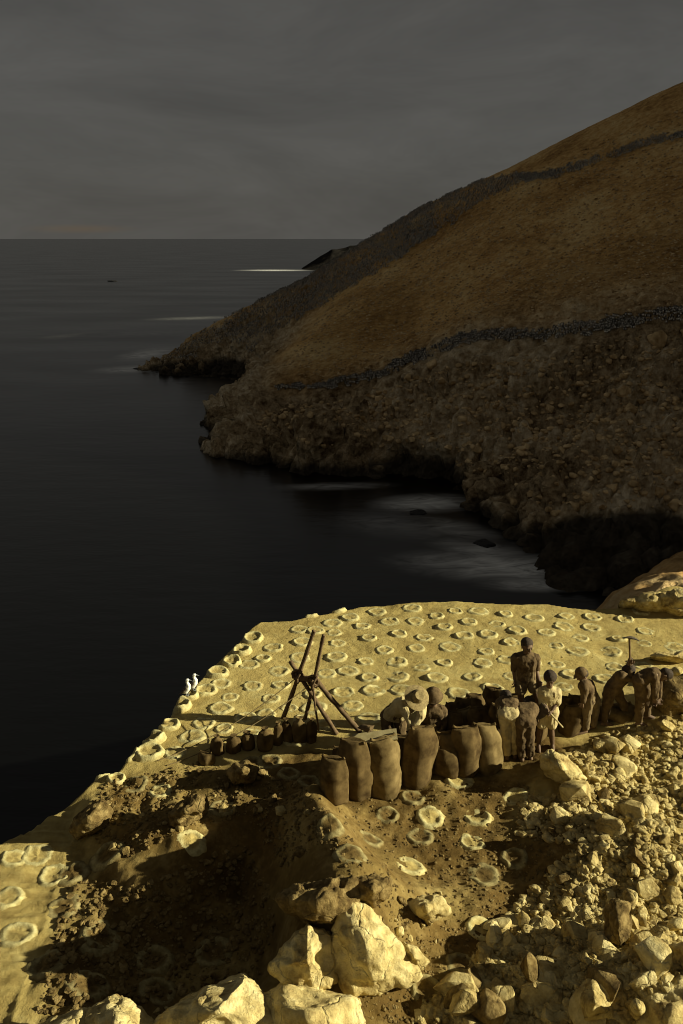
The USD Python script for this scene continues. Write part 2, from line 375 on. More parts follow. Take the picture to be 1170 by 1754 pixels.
for px, py, Y, dz in [(330, 585, 398, 9), (440, 520, 405, 13), (600, 430, 416, 17), (740, 345, 420, 16), (870, 288, 408, 12), (1000, 222, 393, 10), (1170, 140, 376, 10), (1350, 55, 366, 10), (1600, -70, 360, 10)]:
    w = on_y(px, py, float(Y))                            # the far side goes down to the sea again
    ctrl((w[0] - 6, w[1] + 24, max(w[2] - dz, -3)), .3)
    ctrl((w[0] - 16, w[1] + 60, max(w[2] - dz * 4.0, -8)), .4)
    ctrl((w[0] - 26, w[1] + 130, max(w[2] * 0.3 - 12, -14)), .4)
pts, zs, rk = np.array(pts), np.array(zs), np.array(rk)
f_h = RBFInterpolator(pts, zs, kernel="thin_plate_spline", smoothing=0.4, neighbors=60)
f_r = RBFInterpolator(pts, rk, kernel="linear", smoothing=1.0, neighbors=30)
STEP_H = 0.75
gx = np.arange(-150, 640, 3.6)
gy = np.arange(82, 560, 3.6)
X0, Y0 = np.meshgrid(gx, gy)
Zc = f_h(np.stack([X0.ravel(), Y0.ravel()], 1)).reshape(X0.shape)
Rc = np.clip(f_r(np.stack([X0.ravel(), Y0.ravel()], 1)), 0, 1).reshape(X0.shape)
fx, fy = np.concatenate([np.arange(-150, 215, STEP_H), np.arange(216, gx[-1], 4.0)]), np.arange(82, gy[-1], STEP_H)
HX, HY = np.meshgrid(fx, fy)
q = np.stack([HY.ravel(), HX.ravel()], 1)
HZ = RegularGridInterpolator((gy, gx), Zc, method="cubic")(q).reshape(HX.shape)
HR = RegularGridInterpolator((gy, gx), Rc)(q).reshape(HX.shape)
zx, zy = np.gradient(HZ, fx, axis=1), np.gradient(HZ, STEP_H, axis=0)
N = np.stack([-zx, -zy, np.ones_like(zx)], -1)
N /= np.linalg.norm(N, axis=-1, keepdims=True)
P = np.stack([HX, HY, HZ], -1)
ang = math.radians(28)                                     # gullies run down towards the cove
u = HX * math.cos(ang) + HY * math.sin(ang)
v = -HX * math.sin(ang) + HY * math.cos(ang)
Q = np.stack([HX, HY, HZ], -1)
rough = smooth01((HR - 0.1) / 0.8)
ribs = ridged(np.stack([HX * 0.075 + HY * 0.02, HZ * 0.012, HY * 0.012], -1), 3, 5)
crag = ridged(Q * 0.16, 4, 11)
diag = ridged(np.stack([(HX * .80 - HY * .25 - HZ * .35) * .085, (HX * .3 + HY * .4 + HZ) * .022, HY * .02], -1), 4, 55)
from scipy.spatial import cKDTree


def blocks(n_pts, seed_, gap, amp):
    """Broken rock: each cell stands at a height of its own, with a sunk joint between cells."""
    r_ = np.random.default_rng(seed_)
    sel = np.nonzero((rough.ravel() > .02) & (HX.ravel() < 215) & (HZ.ravel() > -6))[0]
    qs = Q.reshape(-1, 3)[sel]
    seeds = qs[r_.choice(len(sel), n_pts)] * np.array([1, 1, .7])
    d_, i_ = cKDTree(seeds).query(qs * np.array([1, 1, .7]) + 1.2 * (fbm(qs * .5, 2, 80)[:, None] - .5) * np.array([1, -1, 1]), k=2, workers=-1)
    hgt = r_.uniform(-1, 1, n_pts)[i_[:, 0]]
    joint = smooth01((d_[:, 1] - d_[:, 0]) / gap)
    out = np.full(HX.size, .6 * amp)
    out[sel] = (hgt * .7 + .7) * joint * amp
    return out.reshape(HX.shape)


blk = blocks(2600, 1, 2.2, 2.6) + blocks(9000, 2, 1.4, 1.3)
disp = rough * 1.25 * (blk - 1.2) + rough * (7.5 * (diag - 0.62) + 4.0 * (crag - 0.62) + 2.4 * (ribs - .62)) + (0.25 + 0.5 * rough) * (fbm(Q * 0.45, 4, 3) - 0.5) * 2.0 + (fbm(Q * 0.02, 3, 9) - 0.5) * 3.0 * (1 - rough) * smooth01(HZ / 12)
HP = P + N * disp[..., None] * smooth01((HZ + 6) / 7)[..., None]
CAVES = [(760, 815, 10, 3.6, 5.0), (700, 805, 6, 3.0, 4.0), (392, 640, 26, 5, 5.0), (575, 800, 4, 5, 4.0), (850, 870, 5, 2, 2.5), (1085, 905, 6, 4, 4.0), (1010, 968, 13, 6, 0.0), (1110, 965, 13, 6, 0.0), (1180, 960, 12, 6, 0.0)]  # cliff dents with black raised around them as painted shade; the last ones reef
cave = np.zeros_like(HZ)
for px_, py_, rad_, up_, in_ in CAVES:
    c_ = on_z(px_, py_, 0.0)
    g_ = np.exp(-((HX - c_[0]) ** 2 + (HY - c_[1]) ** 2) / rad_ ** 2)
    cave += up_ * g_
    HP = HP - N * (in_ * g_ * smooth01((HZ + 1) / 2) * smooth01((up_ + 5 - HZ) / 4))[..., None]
wet_shade_line = 3.0 + cave + 3.0 * (fbm(Q * 0.06, 3, 21) - 0.5) * 2 + 2.0 * (fbm(Q * 0.4, 3, 22) - 0.5)  # wet band, lifted at the caves to paint in their darkness
wet = smooth01((wet_shade_line - HP[..., 2]) / 2.6)
hill_v = HP.reshape(-1, 3)
keepv = hill_v[:, 2] > -4
f = grid_faces(*HX.shape)
f = f[keepv[f].any(1)]
used, inv = np.unique(f, return_inverse=True)
hill_mesh = (hill_v[used], inv.reshape(f.shape))
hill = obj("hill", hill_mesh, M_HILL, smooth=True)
attr(hill, "rock", smooth01((HR.ravel()[used] - 0.15) / 0.5))
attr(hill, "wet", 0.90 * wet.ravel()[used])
tag(hill, kind="structure")
HILL = "/World/hill"
HPX, HPY = to_px(hill_v)
VN = N.reshape(-1, 3)
facing = ((hill_v - CAM) * VN).sum(1) < 0
above = (hill_v[:, 2] > 2.0) & (wet.ravel() < .25)


def hill_samples(poly, n, seed, pad_back=True):
    poly = np.asarray(poly, float)
    ins = poly_sdf(poly, HPX, HPY) + 16 * (fbm(hill_v * .35, 2, seed) - .56) > 0
    ok = np.nonzero(ins & above & facing)[0]
    r = np.random.default_rng(seed)
    # even in the picture plane would follow the lens; even over the ground is what stones and birds do
    return hill_v[r.choice(ok, n)] + np.stack([r.uniform(-.5, .5, n), r.uniform(-.5, .5, n), np.zeros(n)], 1) * STEP_H, r


def rock_mesh(size, seed, detail=2, rough_=0.12, flat=0.75, pts_n=16):
    r = np.random.default_rng(seed)
    p = r.normal(size=(pts_n, 3))
    p /= np.linalg.norm(p, axis=1, keepdims=True)
    p *= r.uniform(0.75, 1.1, (pts_n, 1))
    h = trimesh.Trimesh(p, ConvexHull(p).simplices, process=True)
    h.fix_normals()
    return roughen(h, size, seed, detail, rough_, flat)


def roughen(h, size=(1, 1, 1), seed=0, detail=2, rough_=0.12, flat=1.0, freq=1.8):
    for _ in range(detail):
        h = h.subdivide()
    v = np.array(h.vertices)
    trimesh.smoothing.filter_laplacian(h, iterations=1, lamb=0.35)
    v = np.array(h.vertices)
    n = np.array(h.vertex_normals)
    v = v + n * ((fbm(v * freq + seed * 3.7, 4, seed) - 0.5) * 2 * rough_)[:, None]
    v = v * np.asarray(size) * np.array([1, 1, flat])
    return trimesh.Trimesh(v, h.faces, process=False)


def instancer(path, protos, pos, idx, scale, yaw, mats, tilt=None):
    pi = UsdGeom.PointInstancer.Define(stage, path)
    targets = []
    for k, (nm, mesh, m) in enumerate(protos):
        me = usdkit.mesh(stage, f"{path}/{nm}" + (f"_{k:03d}" if k else ""), mesh, m, smooth=40)
        targets.append(me.GetPath())
    pi.CreatePrototypesRel().SetTargets(targets)
    pi.CreateProtoIndicesAttr(Vt.IntArray.FromNumpy(np.asarray(idx, np.int32)))
    pi.CreatePositionsAttr(Vt.Vec3fArray.FromNumpy(np.asarray(pos, np.float32)))
    s = np.asarray(scale, np.float32)
    pi.CreateScalesAttr(Vt.Vec3fArray.FromNumpy(s if s.ndim == 2 else np.repeat(s[:, None], 3, 1)))
    half = np.asarray(yaw) / 2
    qs = [Gf.Quath(float(math.cos(a)), 0.0, 0.0, float(math.sin(a))) for a in half]
    pi.CreateOrientationsAttr(qs)
    return pi


# big boulders of the sea cliff, each a piece of the hill
LOWER = [(440, 700), (560, 690), (700, 650), (800, 620), (960, 600), (1170, 560), (1200, 900), (1060, 895), (940, 880), (860, 830), (700, 760), (560, 770), (440, 740)]
pos, r = hill_samples(LOWER, 130, 4)
big = [(1078, 705, 34), (1072, 672, 30), (1125, 585, 36), (940, 700, 22), (1050, 835, 26), (1010, 855, 24), (740, 625, 22), (665, 690, 20), (1160, 870, 36), (1130, 840, 28), (870, 860, 24), (980, 870, 26), (700, 650, 18), (905, 770, 26)]
hill_pix = np.stack([HPX, HPY], 1)
vis = np.nonzero(facing & above)[0]
for k, (px, py, w) in enumerate(big):
    c = vis[np.argmin(((hill_pix[vis] - (px, py)) ** 2).sum(1))]
    d = hill_v[c][1]
    s = w * d / 1365 / 2
    m = rock_mesh((s, s * 0.9, s), 900 + k, 3, 0.10, 0.95)
    m.apply_translation(hill_v[c] + VN[c] * s * 0.15)
    obj("boulder", m, M_SCREE, HILL, smooth=35)
for k, p in enumerate(pos):
    s = r.uniform(0.7, 1.7)
    m = rock_mesh((s * r.uniform(.8, 1.3), s, s * r.uniform(.7, 1.1)), 1200 + k, 2, 0.12)
    m.apply_transform(trimesh.transformations.rotation_matrix(r.uniform(0, 6.28), (0, 0, 1)))
    m.apply_translation(p)
    obj("boulder", m, M_SCREE, HILL, smooth=35)
protos = [("stone", rock_mesh((1, 1, 1), 40 + k, 1, 0.15, 0.8), M_SCREE) for k in range(6)]
UPPER = [(470, 640), (560, 525), (745, 405), (880, 310), (1170, 180), (1200, 180), (1200, 535), (1000, 565), (850, 570), (700, 630), (560, 655)]
pa, r1 = hill_samples(UPPER, 11000, 5)
pb, r2 = hill_samples(LOWER, 3000, 6)
sc = np.concatenate([0.14 + 0.62 * r1.random(len(pa)) ** 2.2, 0.2 + 1.0 * r2.random(len(pb)) ** 2.4])
pp = np.vstack([pa, pb])
pi = instancer(HILL + "/scree", protos, pp, rng.integers(0, 6, len(pp)), sc, rng.uniform(0, 6.28, len(pp)), None)
tag(pi, kind="stuff")


# cormorant colonies: thousands of dark birds with white breasts, standing in bands
def cormorant():
    parts, white = [], []
    def ell(c, s, w, n=1):
        m = trimesh.creation.icosphere(n)
        m.apply_scale(s)
        m.apply_translation(c)
        parts.append(m)
        white.extend([w] * len(m.vertices))
    ell((0, 0.05, .30), (.11, .14, .26), 0)
    ell((0, -.05, .31), (.10, .12, .23), 1)
    ell((0, -.05, .60), (.045, .05, .15), 0)
    ell((0, -.09, .74), (.045, .08, .045), 0)
    ell((0, .20, .10), (.05, .12, .05), 0)
    return trimesh.util.concatenate(parts), white


COLONY = [("bird_colony", [(255, 630), (330, 578), (440, 515), (520, 473), (600, 424), (680, 376), (742, 340), (745, 400), (690, 440), (560, 520), (480, 565), (440, 590), (432, 608), (400, 590), (350, 592), (330, 620), (290, 625)], 17000),
          ("bird_colony", [(690, 385), (745, 345), (800, 315), (870, 298), (935, 297), (905, 312), (850, 335), (790, 370), (745, 405), (690, 430)], 4200),
          ("bird_colony", [(470, 664), (560, 655), (650, 632), (720, 600), (790, 572), (850, 566), (930, 565), (1010, 550), (1100, 535), (1200, 520), (1200, 545), (1100, 560), (1000, 578), (930, 584), (850, 583), (790, 592), (720, 618), (650, 650), (560, 668), (470, 668)], 10500),
          ("bird_colony", [(880, 302), (960, 290), (1040, 262), (1100, 240), (1200, 218), (1200, 234), (1100, 254), (1040, 275), (960, 303), (900, 316)], 2600)]
COL_LABELS = ["grey speckled mass of seabirds covering the low headland slope above the sea cave", "dark mass of seabirds below the skyline notch of the hill",
              "winding dark line of seabirds along the ledge between smooth slope and cliff", "thin dark line of seabirds high across the upper right of the hill"]
cm, cw = cormorant()
for k, (nm, poly, n) in enumerate(COLONY):
    p_, r_ = hill_samples(poly, int(n * 1.4), 60 + k)
    p_ = p_[np.argsort(-(fbm(p_ * .10, 3, 77) + .5 * r_.random(len(p_))))[:n]]
    p_ = p_ + (0, 0, 0.15)
    pt = path_for(nm)
    pi = UsdGeom.PointInstancer.Define(stage, pt)
    me = usdkit.mesh(stage, pt + "/seabird", cm, M_BIRDS)
    attr(me, "white", cw)
    pi.CreatePrototypesRel().SetTargets([me.GetPath()])
    pi.CreateProtoIndicesAttr(Vt.IntArray([0] * n))
    pi.CreatePositionsAttr(Vt.Vec3fArray.FromNumpy(p_.astype(np.float32)))
    pi.CreateScalesAttr(Vt.Vec3fArray.FromNumpy(np.repeat(r_.uniform(.85, 1.2, n)[:, None], 3, 1).astype(np.float32)))
    pi.CreateOrientationsAttr([Gf.Quath(float(math.cos(a / 2)), 0.0, 0.0, float(math.sin(a / 2))) for a in r_.uniform(0, 6.28, n)])
    tag(pi, COL_LABELS[k], "birds", None, "stuff")

# far headland and rocks in the water
c = on_z(565, 461, 0.0)
t = np.linspace(-1, 1, 90)
A, B = np.meshgrid(t, np.linspace(-1, 1, 40))
x = A * 130
y = B * 160
h = np.maximum(0, (1 - np.abs(B) ** 2)) * np.interp(x, [-130, -90, -76, -52, -22, 130], [-4, -2, 6, 20, 36, 60])
h = h * (0.8 + 0.4 * fbm(np.stack([x * .03, y * .03, 0 * x], -1), 4, 2)) - 3 * np.abs(B) ** 4 - 1.0
tag(obj("headland", (np.stack([c[0] + 25 + x, c[1] + 100 + y, h], -1).reshape(-1, 3), grid_faces(*A.shape)), M_HEAD, smooth=True), kind="structure")
M_WETROCK = solid("wet_black_rock", (0.006, 0.0055, 0.005), (0.016, 0.014, 0.012), 0.8, 0.6, 0.8, 3, 0.2)
for k, (px, py, w, hh, lab) in enumerate([(716, 878, 2.6, 1.0, "small black wet rock awash in the cove below the cave"), (832, 932, 2.6, 1.3, "dark rock ringed by foam at the cove's inner edge"),
                                       (192, 482, 9, 2.2, "tiny dark rock alone on the open sea far left"), (243, 632, 4.5, 1.2, "low black rock off the tip of the headland")]):
    w_ = on_z(px, py, 0.0)
    m = rock_mesh((w, w * 0.8, hh), 300 + k, 3, 0.2)
    m.apply_translation(w_)
    tag(obj("sea_rock", m, M_WETROCK, smooth=40), lab, "rock")

# the near slope to the right, beyond the terrace
pts2, z2 = [], []
for px, py, Y in [(1032, 1035, 40), (1045, 1012, 44), (1090, 992, 47), (1130, 968, 50), (1170, 945, 52), (1300, 880, 56), (1500, 770, 60),
                  (1060, 1060, 36), (1120, 1040, 37), (1200, 1010, 38), (1400, 960, 40), (1150, 1080, 31), (1400, 1060, 31), (1170, 1000, 44), (1300, 950, 46)]:
    w = on_y(px, py, float(Y))
    pts2.append(w[:2]); z2.append(w[2])
for px, py, Y, dx, dy, z in [(1032, 1035, 40, -5, 2, 25), (1045, 1012, 44, -5, 5, 22), (1130, 968, 50, -6, 12, 18), (1300, 880, 56, -4, 18, 20), (1500, 770, 60, 0, 22, 25), (1032, 1035, 40, -14, 6, -4), (1130, 968, 50, -14, 30, -4), (1300, 880, 56, 0, 45, -4), (1500, 770, 60, 10, 50, -4), (1060, 1060, 36, -6, -4, 26), (1060, 1060, 36, -14, -6, -2)]:
    w = on_y(px, py, float(Y))
    pts2.append((w[0] + dx, w[1] + dy)); z2.append(z)
f2 = RBFInterpolator(np.array(pts2), np.array(z2, float), kernel="linear", smoothing=0.5)
sx, sy = np.meshgrid(np.arange(0, 52, 0.35), np.arange(27, 110, 0.35))
sz = np.maximum(f2(np.stack([sx.ravel(), sy.ravel()], 1)).reshape(sx.shape), -5)
Qs = np.stack([sx, sy, sz], -1)
sz = sz + (ridged(Qs * 0.35, 4, 4) - 0.6) * 1.3 + (fbm(Qs * 1.6, 3, 6) - .5) * 0.35
spur = obj("hillside", (np.stack([sx, sy, sz], -1).reshape(-1, 3), grid_faces(*sx.shape)), M_HILL, smooth=True)
attr(spur, "rock", np.full(sx.size, 0.25))
attr(spur, "wet", smooth01((5 - sz.ravel()) / 2))
tag(spur, kind="structure")

# ------------------------------------------------------------------ the terrace: guano crust with nests, diggings and rubble in front
H0 = 52.0


def pw(poly, z=H0):
    return [tuple(on_z(x, y, z)[:2]) for x, y in poly]


LOWZ = H0 - 0.15                                          # level of the rippled strip at the far left
RIM = pw([(-60, 1475), (0, 1442), (40, 1424), (70, 1402), (112, 1380)], LOWZ) + pw([(140, 1352), (158, 1334), (196, 1322), (222, 1292), (262, 1254), (290, 1224), (296, 1207), (326, 1180), (352, 1150), (382, 1122), (404, 1100), (428, 1075), (446, 1062), (500, 1060), (540, 1050), (580, 1044), (620, 1036), (700, 1031), (780, 1030),
          (860, 1034), (930, 1034), (1005, 1042), (1060, 1040), (1100, 1032), (1170, 1022), (1400, 1005)]) + [(25, 18), (32, 5), (30, -25), (-25, -25), (-16, -5), (-8, 5.0)]
PIT = pw([(118, 1428), (110, 1450), (108, 1480), (85, 1560), (58, 1640), (22, 1750), (10, 1800)], LOWZ) + pw([(270, 1830), (430, 1760), (520, 1650), (500, 1570), (470, 1520), (440, 1420), (400, 1440), (330, 1500), (250, 1540), (170, 1500), (140, 1450)])
DIG = pw([(125, 1405), (170, 1340), (300, 1305), (350, 1300), (450, 1290), (545, 1268), (600, 1262), (860, 1250), (1000, 1245), (1080, 1235), (1170, 1195), (1500, 1150), (1700, 1900), (-60, 1900), (25, 1750), (60, 1640), (88, 1560), (110, 1480)])
STRIP = pw([(-200, 1480), (0, 1400), (60, 1350), (128, 1385), (112, 1440), (106, 1480), (82, 1560), (55, 1640), (15, 1750), (-20, 1900), (-900, 2100), (-900, 1500)], LOWZ)
RUB_L = pw([(125, 1420), (165, 1335), (330, 1300), (520, 1330), (570, 1440), (490, 1500), (410, 1395), (300, 1470), (215, 1480)])
RUB_R = pw([(925, 1295), (1050, 1245), (1170, 1225), (1500, 1200), (1500, 1900), (640, 1900), (720, 1720), (860, 1570), (1000, 1450), (880, 1420), (880, 1370)])
MOUNDS = [(590, 1620, .75, .7, .82), (560, 1500, .5, .55, .90), (535, 1420, .45, .5, .60), (640, 1560, .6, .5, .3), (330, 1790, 1.0, .5, .45), (150, 1810, .6, .4, .3), (1130, 1230, .9, .6, .35), (980, 1330, .7, .35, .25), (1090, 1480, 1.0, .8, .25), (1150, 1740, .8, .7, .5), (640, 1780, 1.2, .7, .15),  # mounds right of the hollow are raised so their shadow fills it
          (300, 1440, .7, .5, .25), (1150, 1030, .8, .5, .35), (1080, 1450, .9, .5, .2), (960, 1700, .8, .6, .25)]
MW = [(*on_z(px, py, H0)[:2], rx, ry, h) for px, py, rx, ry, h in MOUNDS]


def fields(x, y):
    e = poly_sdf(RIM, x, y)
    wob = (fbm(np.stack([x * 1.2, y * 1.2, 0 * x], -1), 4, 31) - 0.5)
    dig = smooth01((poly_sdf(DIG, x, y) + wob * 0.9) / 0.5)
    strip = smooth01((poly_sdf(STRIP, x, y) + 0.10 + 0.16 * (fbm(np.stack([x * 3, y * 3, 0 * x], -1), 3, 33) - .5)) / 0.22)
    pit = smooth01((poly_sdf(PIT, x, y) + wob * 0.4 * (1 - strip) + .1) / 0.6)
    pit = np.minimum(pit, smooth01((-poly_sdf(STRIP, x, y) + .05) / 2.0))
    rl = smooth01((poly_sdf(RUB_L, x, y) + wob * 0.6) / 0.35)
    rr = smooth01((poly_sdf(RUB_R, x, y) + wob * 0.9) / 0.4)
    return e, dig, strip, pit, rl, rr


def height(x, y):
    x, y = np.asarray(x, float), np.asarray(y, float)
    e, dig, strip, pit, rl, rr = fields(x, y)
    q = np.stack([x, y, 0 * x + 3.3], -1)
    h = (fbm(q * 0.55, 3, 1) - 0.5) * 0.16 + (fbm(q * 3.0, 3, 2) - 0.5) * 0.035 + (fbm(q * 14, 2, 8) - .5) * 0.012
    d = np.maximum(dig - strip, 0) * (1 - pit * 0.6)
    h = h + d * ((fbm(q * 1.3, 4, 3) - 0.5) * 0.26 + (fbm(q * 7, 4, 4) - 0.5) * 0.07)
    h = h + np.maximum(rl, rr) * (1 - strip) * ((ridged(q * 1.7, 5, 7) - 0.6) * 0.20 + (fbm(q * 6, 4, 14) - 0.5) * 0.12)
    ledge = np.sin((y * 1.0 + 0.10 * x + 0.25 * fbm(np.stack([x * .9, y * 2.2, 0 * x], -1), 3, 5)) * 46)
    h = h + strip * (ledge * 0.012 + (fbm(np.stack([x * 1.6, y * 9, 0 * x], -1), 4, 6) - 0.5) * 0.09)
    for mx, my, rx, ry, mh in MW:
        h = h + mh * np.exp(-(((x - mx) / rx) ** 2 + ((y - my) / ry) ** 2)) * (1 - strip) * (1 - pit)
    pin = smooth01((poly_sdf(PIT, x, y) + .1) / .6) * (1 - strip)
    h = h + pin * ((ridged(q * 2.1, 5, 71) - .62) * .20 + (fbm(q * 8, 4, 72) - .5) * .09)
    h = h - np.maximum(pit * (0.55 + 0.25 * (fbm(q * 1.1, 3, 12) - .5)), smooth01((np.maximum(poly_sdf(STRIP, x, y), poly_sdf(PIT, x, y)) + .28) / .34) * (H0 - LOWZ))
    out = np.maximum(0.05 - e + 0.10 * (fbm(q * 2.2, 3, 13) - .5), 0)
    h = h - 2.2 * out - 0.5 * smooth01(out / 0.25)
    h = h + np.clip(-y - 1, 0, 30) * 0.12
    return H0 + h


xs = np.concatenate([np.linspace(-26, -9.6, 24), np.arange(-9.2, 9.4, 0.032), np.linspace(9.6, 33, 30)])
ys = np.concatenate([np.linspace(-26, 4.6, 30), np.arange(4.8, 20.6, 0.032)])
TX, TY = np.meshgrid(xs, ys)
TZ = height(TX, TY)
_ground = RegularGridInterpolator((ys, xs), TZ, bounds_error=False, fill_value=None)


def ground(x, y):
    x, y = np.asarray(x, float), np.asarray(y, float)
    return _ground(np.stack([y.ravel(), x.ravel()], 1)).reshape(x.shape)


def at_many(px, py):
    """The first ground points met by the sight lines through pixels of the photograph."""
    px, py = np.asarray(px, float), np.asarray(py, float)
    r = ray(px, py)
    zz = np.linspace(H0 + 1.4, H0 - 3.2, 150)
    t = (zz[None] - CAM_Z) / r[:, 2:3]
    p = CAM + r[:, None] * t[..., None]
    d = p[..., 2] - ground(p[..., 0], p[..., 1])
    hit = (d < 0).argmax(1)
    hit = np.where((d < 0).any(1), np.maximum(hit, 1), len(zz) // 3)
    k = np.arange(len(px))
    d0, d1 = d[k, hit - 1], d[k, hit]
    w = np.clip(d0 / (d0 - d1 + 1e-9), 0, 1)[:, None]
    q = p[k, hit - 1] * (1 - w) + p[k, hit] * w
    q[:, 2] = ground(q[:, 0], q[:, 1])
    return q


def at(px, py):
    return at_many([px], [py])[0]


e, dig, strip, pit, rl, rr = fields(TX, TY)
wobc = fbm(np.stack([TX * 1.5, TY * 1.5, 0 * TX], -1), 4, 41)
soil = np.clip(dig * (1 - strip) * (0.85 + 0.9 * (wobc - 0.4)) * (1 - 0.8 * rr), 0, 1)
strata_shade = smooth01((fbm(np.stack([TX * .7, TY * 15, 0 * TX], -1), 4, 61) - .45) * 5)  # soil-coloured strata painted in place of shading between the ripples
soil = np.maximum(soil, strip * (0.05 + 0.32 * strata_shade) + 0.25 * smooth01((wobc - .5) * 4) * (1 - dig))
ok = (e > -5.0)
f = grid_faces(*TX.shape)
f = f[ok.ravel()[f].all(1)]
used, inv = np.unique(f, return_inverse=True)
terr = obj("terrace", (np.stack([TX, TY, TZ], -1).reshape(-1, 3)[used], inv.reshape(f.shape)), M_GROUND, smooth=True)
attr(terr, "soil", soil.ravel()[used])
attr(terr, "dark", (smooth01((poly_sdf(PIT, TX, TY) + .05) / .25) * 0.08 * (1 - strip)).ravel()[used])  # weak painted shade over the hollow
tag(terr, kind="structure")
# the cliff that carries the terrace, down to the sea
import shapely.geometry as sg
cp = sg.Polygon(RIM).buffer(-0.3)
body = trimesh.creation.extrude_polygon(cp, 53.0, engine="earcut")
body.apply_translation((0, 0, -3.0))
body.vertices[:, :2] *= np.where(body.vertices[:, 2:3] < 0, 1.04, 1.0)
tag(obj("cliff", body, M_ROCKBROWN), kind="structure")

# ------------------------------------------------------------------ nests: low rings of guano all over the terrace
RIM_NESTS = [(469, 1063, 1.5), (526, 1055, 1.6), (577, 1048, 1.3), (617, 1037, 1.0), (653, 1035, 1.0), (677, 1032, .7), (699, 1030, 1.0), (739, 1028, 1.0), (775, 1030, 1.3), (820, 1034, 1.1), (840, 1031, .7), (863, 1035, 1.0),
             (888, 1032, .7), (916, 1032, 1.1), (954, 1036, 1.2), (985, 1040, .9), (433, 1094, 1.2), (414, 1116, 1.1), (397, 1136, 1.1), (374, 1154, 1.2), (352, 1184, 1.1), (309, 1211, 1.2), (324, 1192, 1.0), (289, 1243, 1.1), (261, 1267, 1.2), (256, 1290, 1.3), (219, 1303, 1.1), (174, 1331, 1.2), (200, 1335, .8)]
TOP_NESTS = [(513, 1078), (570, 1068), (645, 1048), (667, 1065), (621, 1073), (683, 1086), (632, 1093), (659, 1114), (627, 1133), (681, 1134), (632, 1161), (682, 1159), (518, 1100), (573, 1084), (579, 1102), (577, 1125), (513, 1127), (468, 1110), (427, 1139), (479, 1150), (559, 1154),
             (595, 1150), (432, 1175), (482, 1173), (588, 1186), (640, 1184), (686, 1182), (464, 1197), (604, 1209), (632, 1230), (422, 1230), (538, 1213), (556, 1242), (780, 1047), (820, 1047), (866, 1051), (915, 1059), (970, 1056), (748, 1056), (711, 1064), (761, 1074), (803, 1066), (852, 1069), (966, 1074),
             (886, 1080), (936, 1084), (836, 1087), (794, 1089), (727, 1092), (875, 1101), (771, 1109), (713, 1111), (833, 1116), (761, 1136), (827, 1136), (809, 1159), (748, 1161), (786, 1188), (844, 1180), (1070, 1061), (1015, 1057), (1013, 1075), (1098, 1047), (995, 1093), (1059, 1094), (991, 1116),
             (1105, 1081), (1053, 1143), (1158, 1109), (1048, 1116), (1036, 1163), (980, 1156), (348, 1240), (377, 1214), (379, 1171), (505, 1060), (600, 1058), (706, 1042), (540, 1080), (450, 1128), (330, 1262), (300, 1290), (455, 1225)]
LOW_NESTS = [(529, 1340), (473, 1388), (380, 1386), (318, 1390), (275, 1356), (328, 1440), (509, 1448), (555, 1420), (663, 1397), (737, 1398), (719, 1435), (704, 1485), (808, 1443), (819, 1402), (830, 1500), (707, 1366), (786, 1338), (566, 1415), (636, 1440), (600, 1461),
             (233, 1340), (495, 1325), (505, 1270), (462, 1305), (432, 1308), (826, 1592), (790, 1652), (729, 1694), (950, 1723), (885, 1365), (1060, 1380), (1010, 1640), (985, 1345), (880, 1470), (900, 1560)]
PIT_NESTS = [(423, 1440), (371, 1481), (466, 1491), (462, 1540), (383, 1553), (306, 1518), (296, 1585), (185, 1463), (123, 1496), (110, 1555), (169, 1600), (365, 1633), (265, 1648), (170, 1612), (80, 1652), (150, 1688), (270, 1702), (465, 1592)]
STRIP_NESTS = [(79, 1413), (64, 1468), (92, 1501), (15, 1537), (25, 1470), (30, 1600)]
NR, NA = np.array([1.16, 1.03, .94, .86, .77, .68, .60, .48, .25, 0.0]), 26
NZ = np.array([-.35, -.02, .45, .88, 1.0, .88, .66, .52, .46, .44])


def nest(px, py, scale, h, seed, mat, label, group, broken=0.0):
    r = np.random.default_rng(seed)
    c = at(px, py)
    a = np.linspace(0, 2 * np.pi, NA, endpoint=False) + r.uniform(0, 1)
    R = 0.222 * scale
    ring = np.stack([np.cos(a), np.sin(a), np.full(NA, seed * 1.37)], -1)
    wob = 1 + 0.35 * (fbm(ring * 1.1, 3, 50) - 0.5) + 0.16 * (fbm(ring * 4, 2, 51) - 0.5)
    hz = np.clip(1 + 1.3 * (fbm(ring * 1.0, 3, 52) - 0.5) + 0.5 * (fbm(ring * 3.5, 2, 54) - .5) - broken * 1.6 * smooth01((np.cos(a - r.uniform(0, 6)) - 0.1) * 2), 0.05, 1.6)
    rr_ = NR[:, None] * R * np.where(NR[:, None] > .3, wob[None, :], 1)
    x, y = c[0] + rr_ * np.cos(a)[None], c[1] + rr_ * np.sin(a)[None] * r.uniform(.86, 1.0)
    lump = fbm(np.stack([x * 14, y * 14, 0 * x + seed], -1), 3, 53) - 0.5
    z = NZ[:, None] * h * np.where((NR[:, None] > .3) & (NZ[:, None] > .3), hz[None, :], 1) + lump * 0.035
    return (c, x, y, z, mat, label, group)


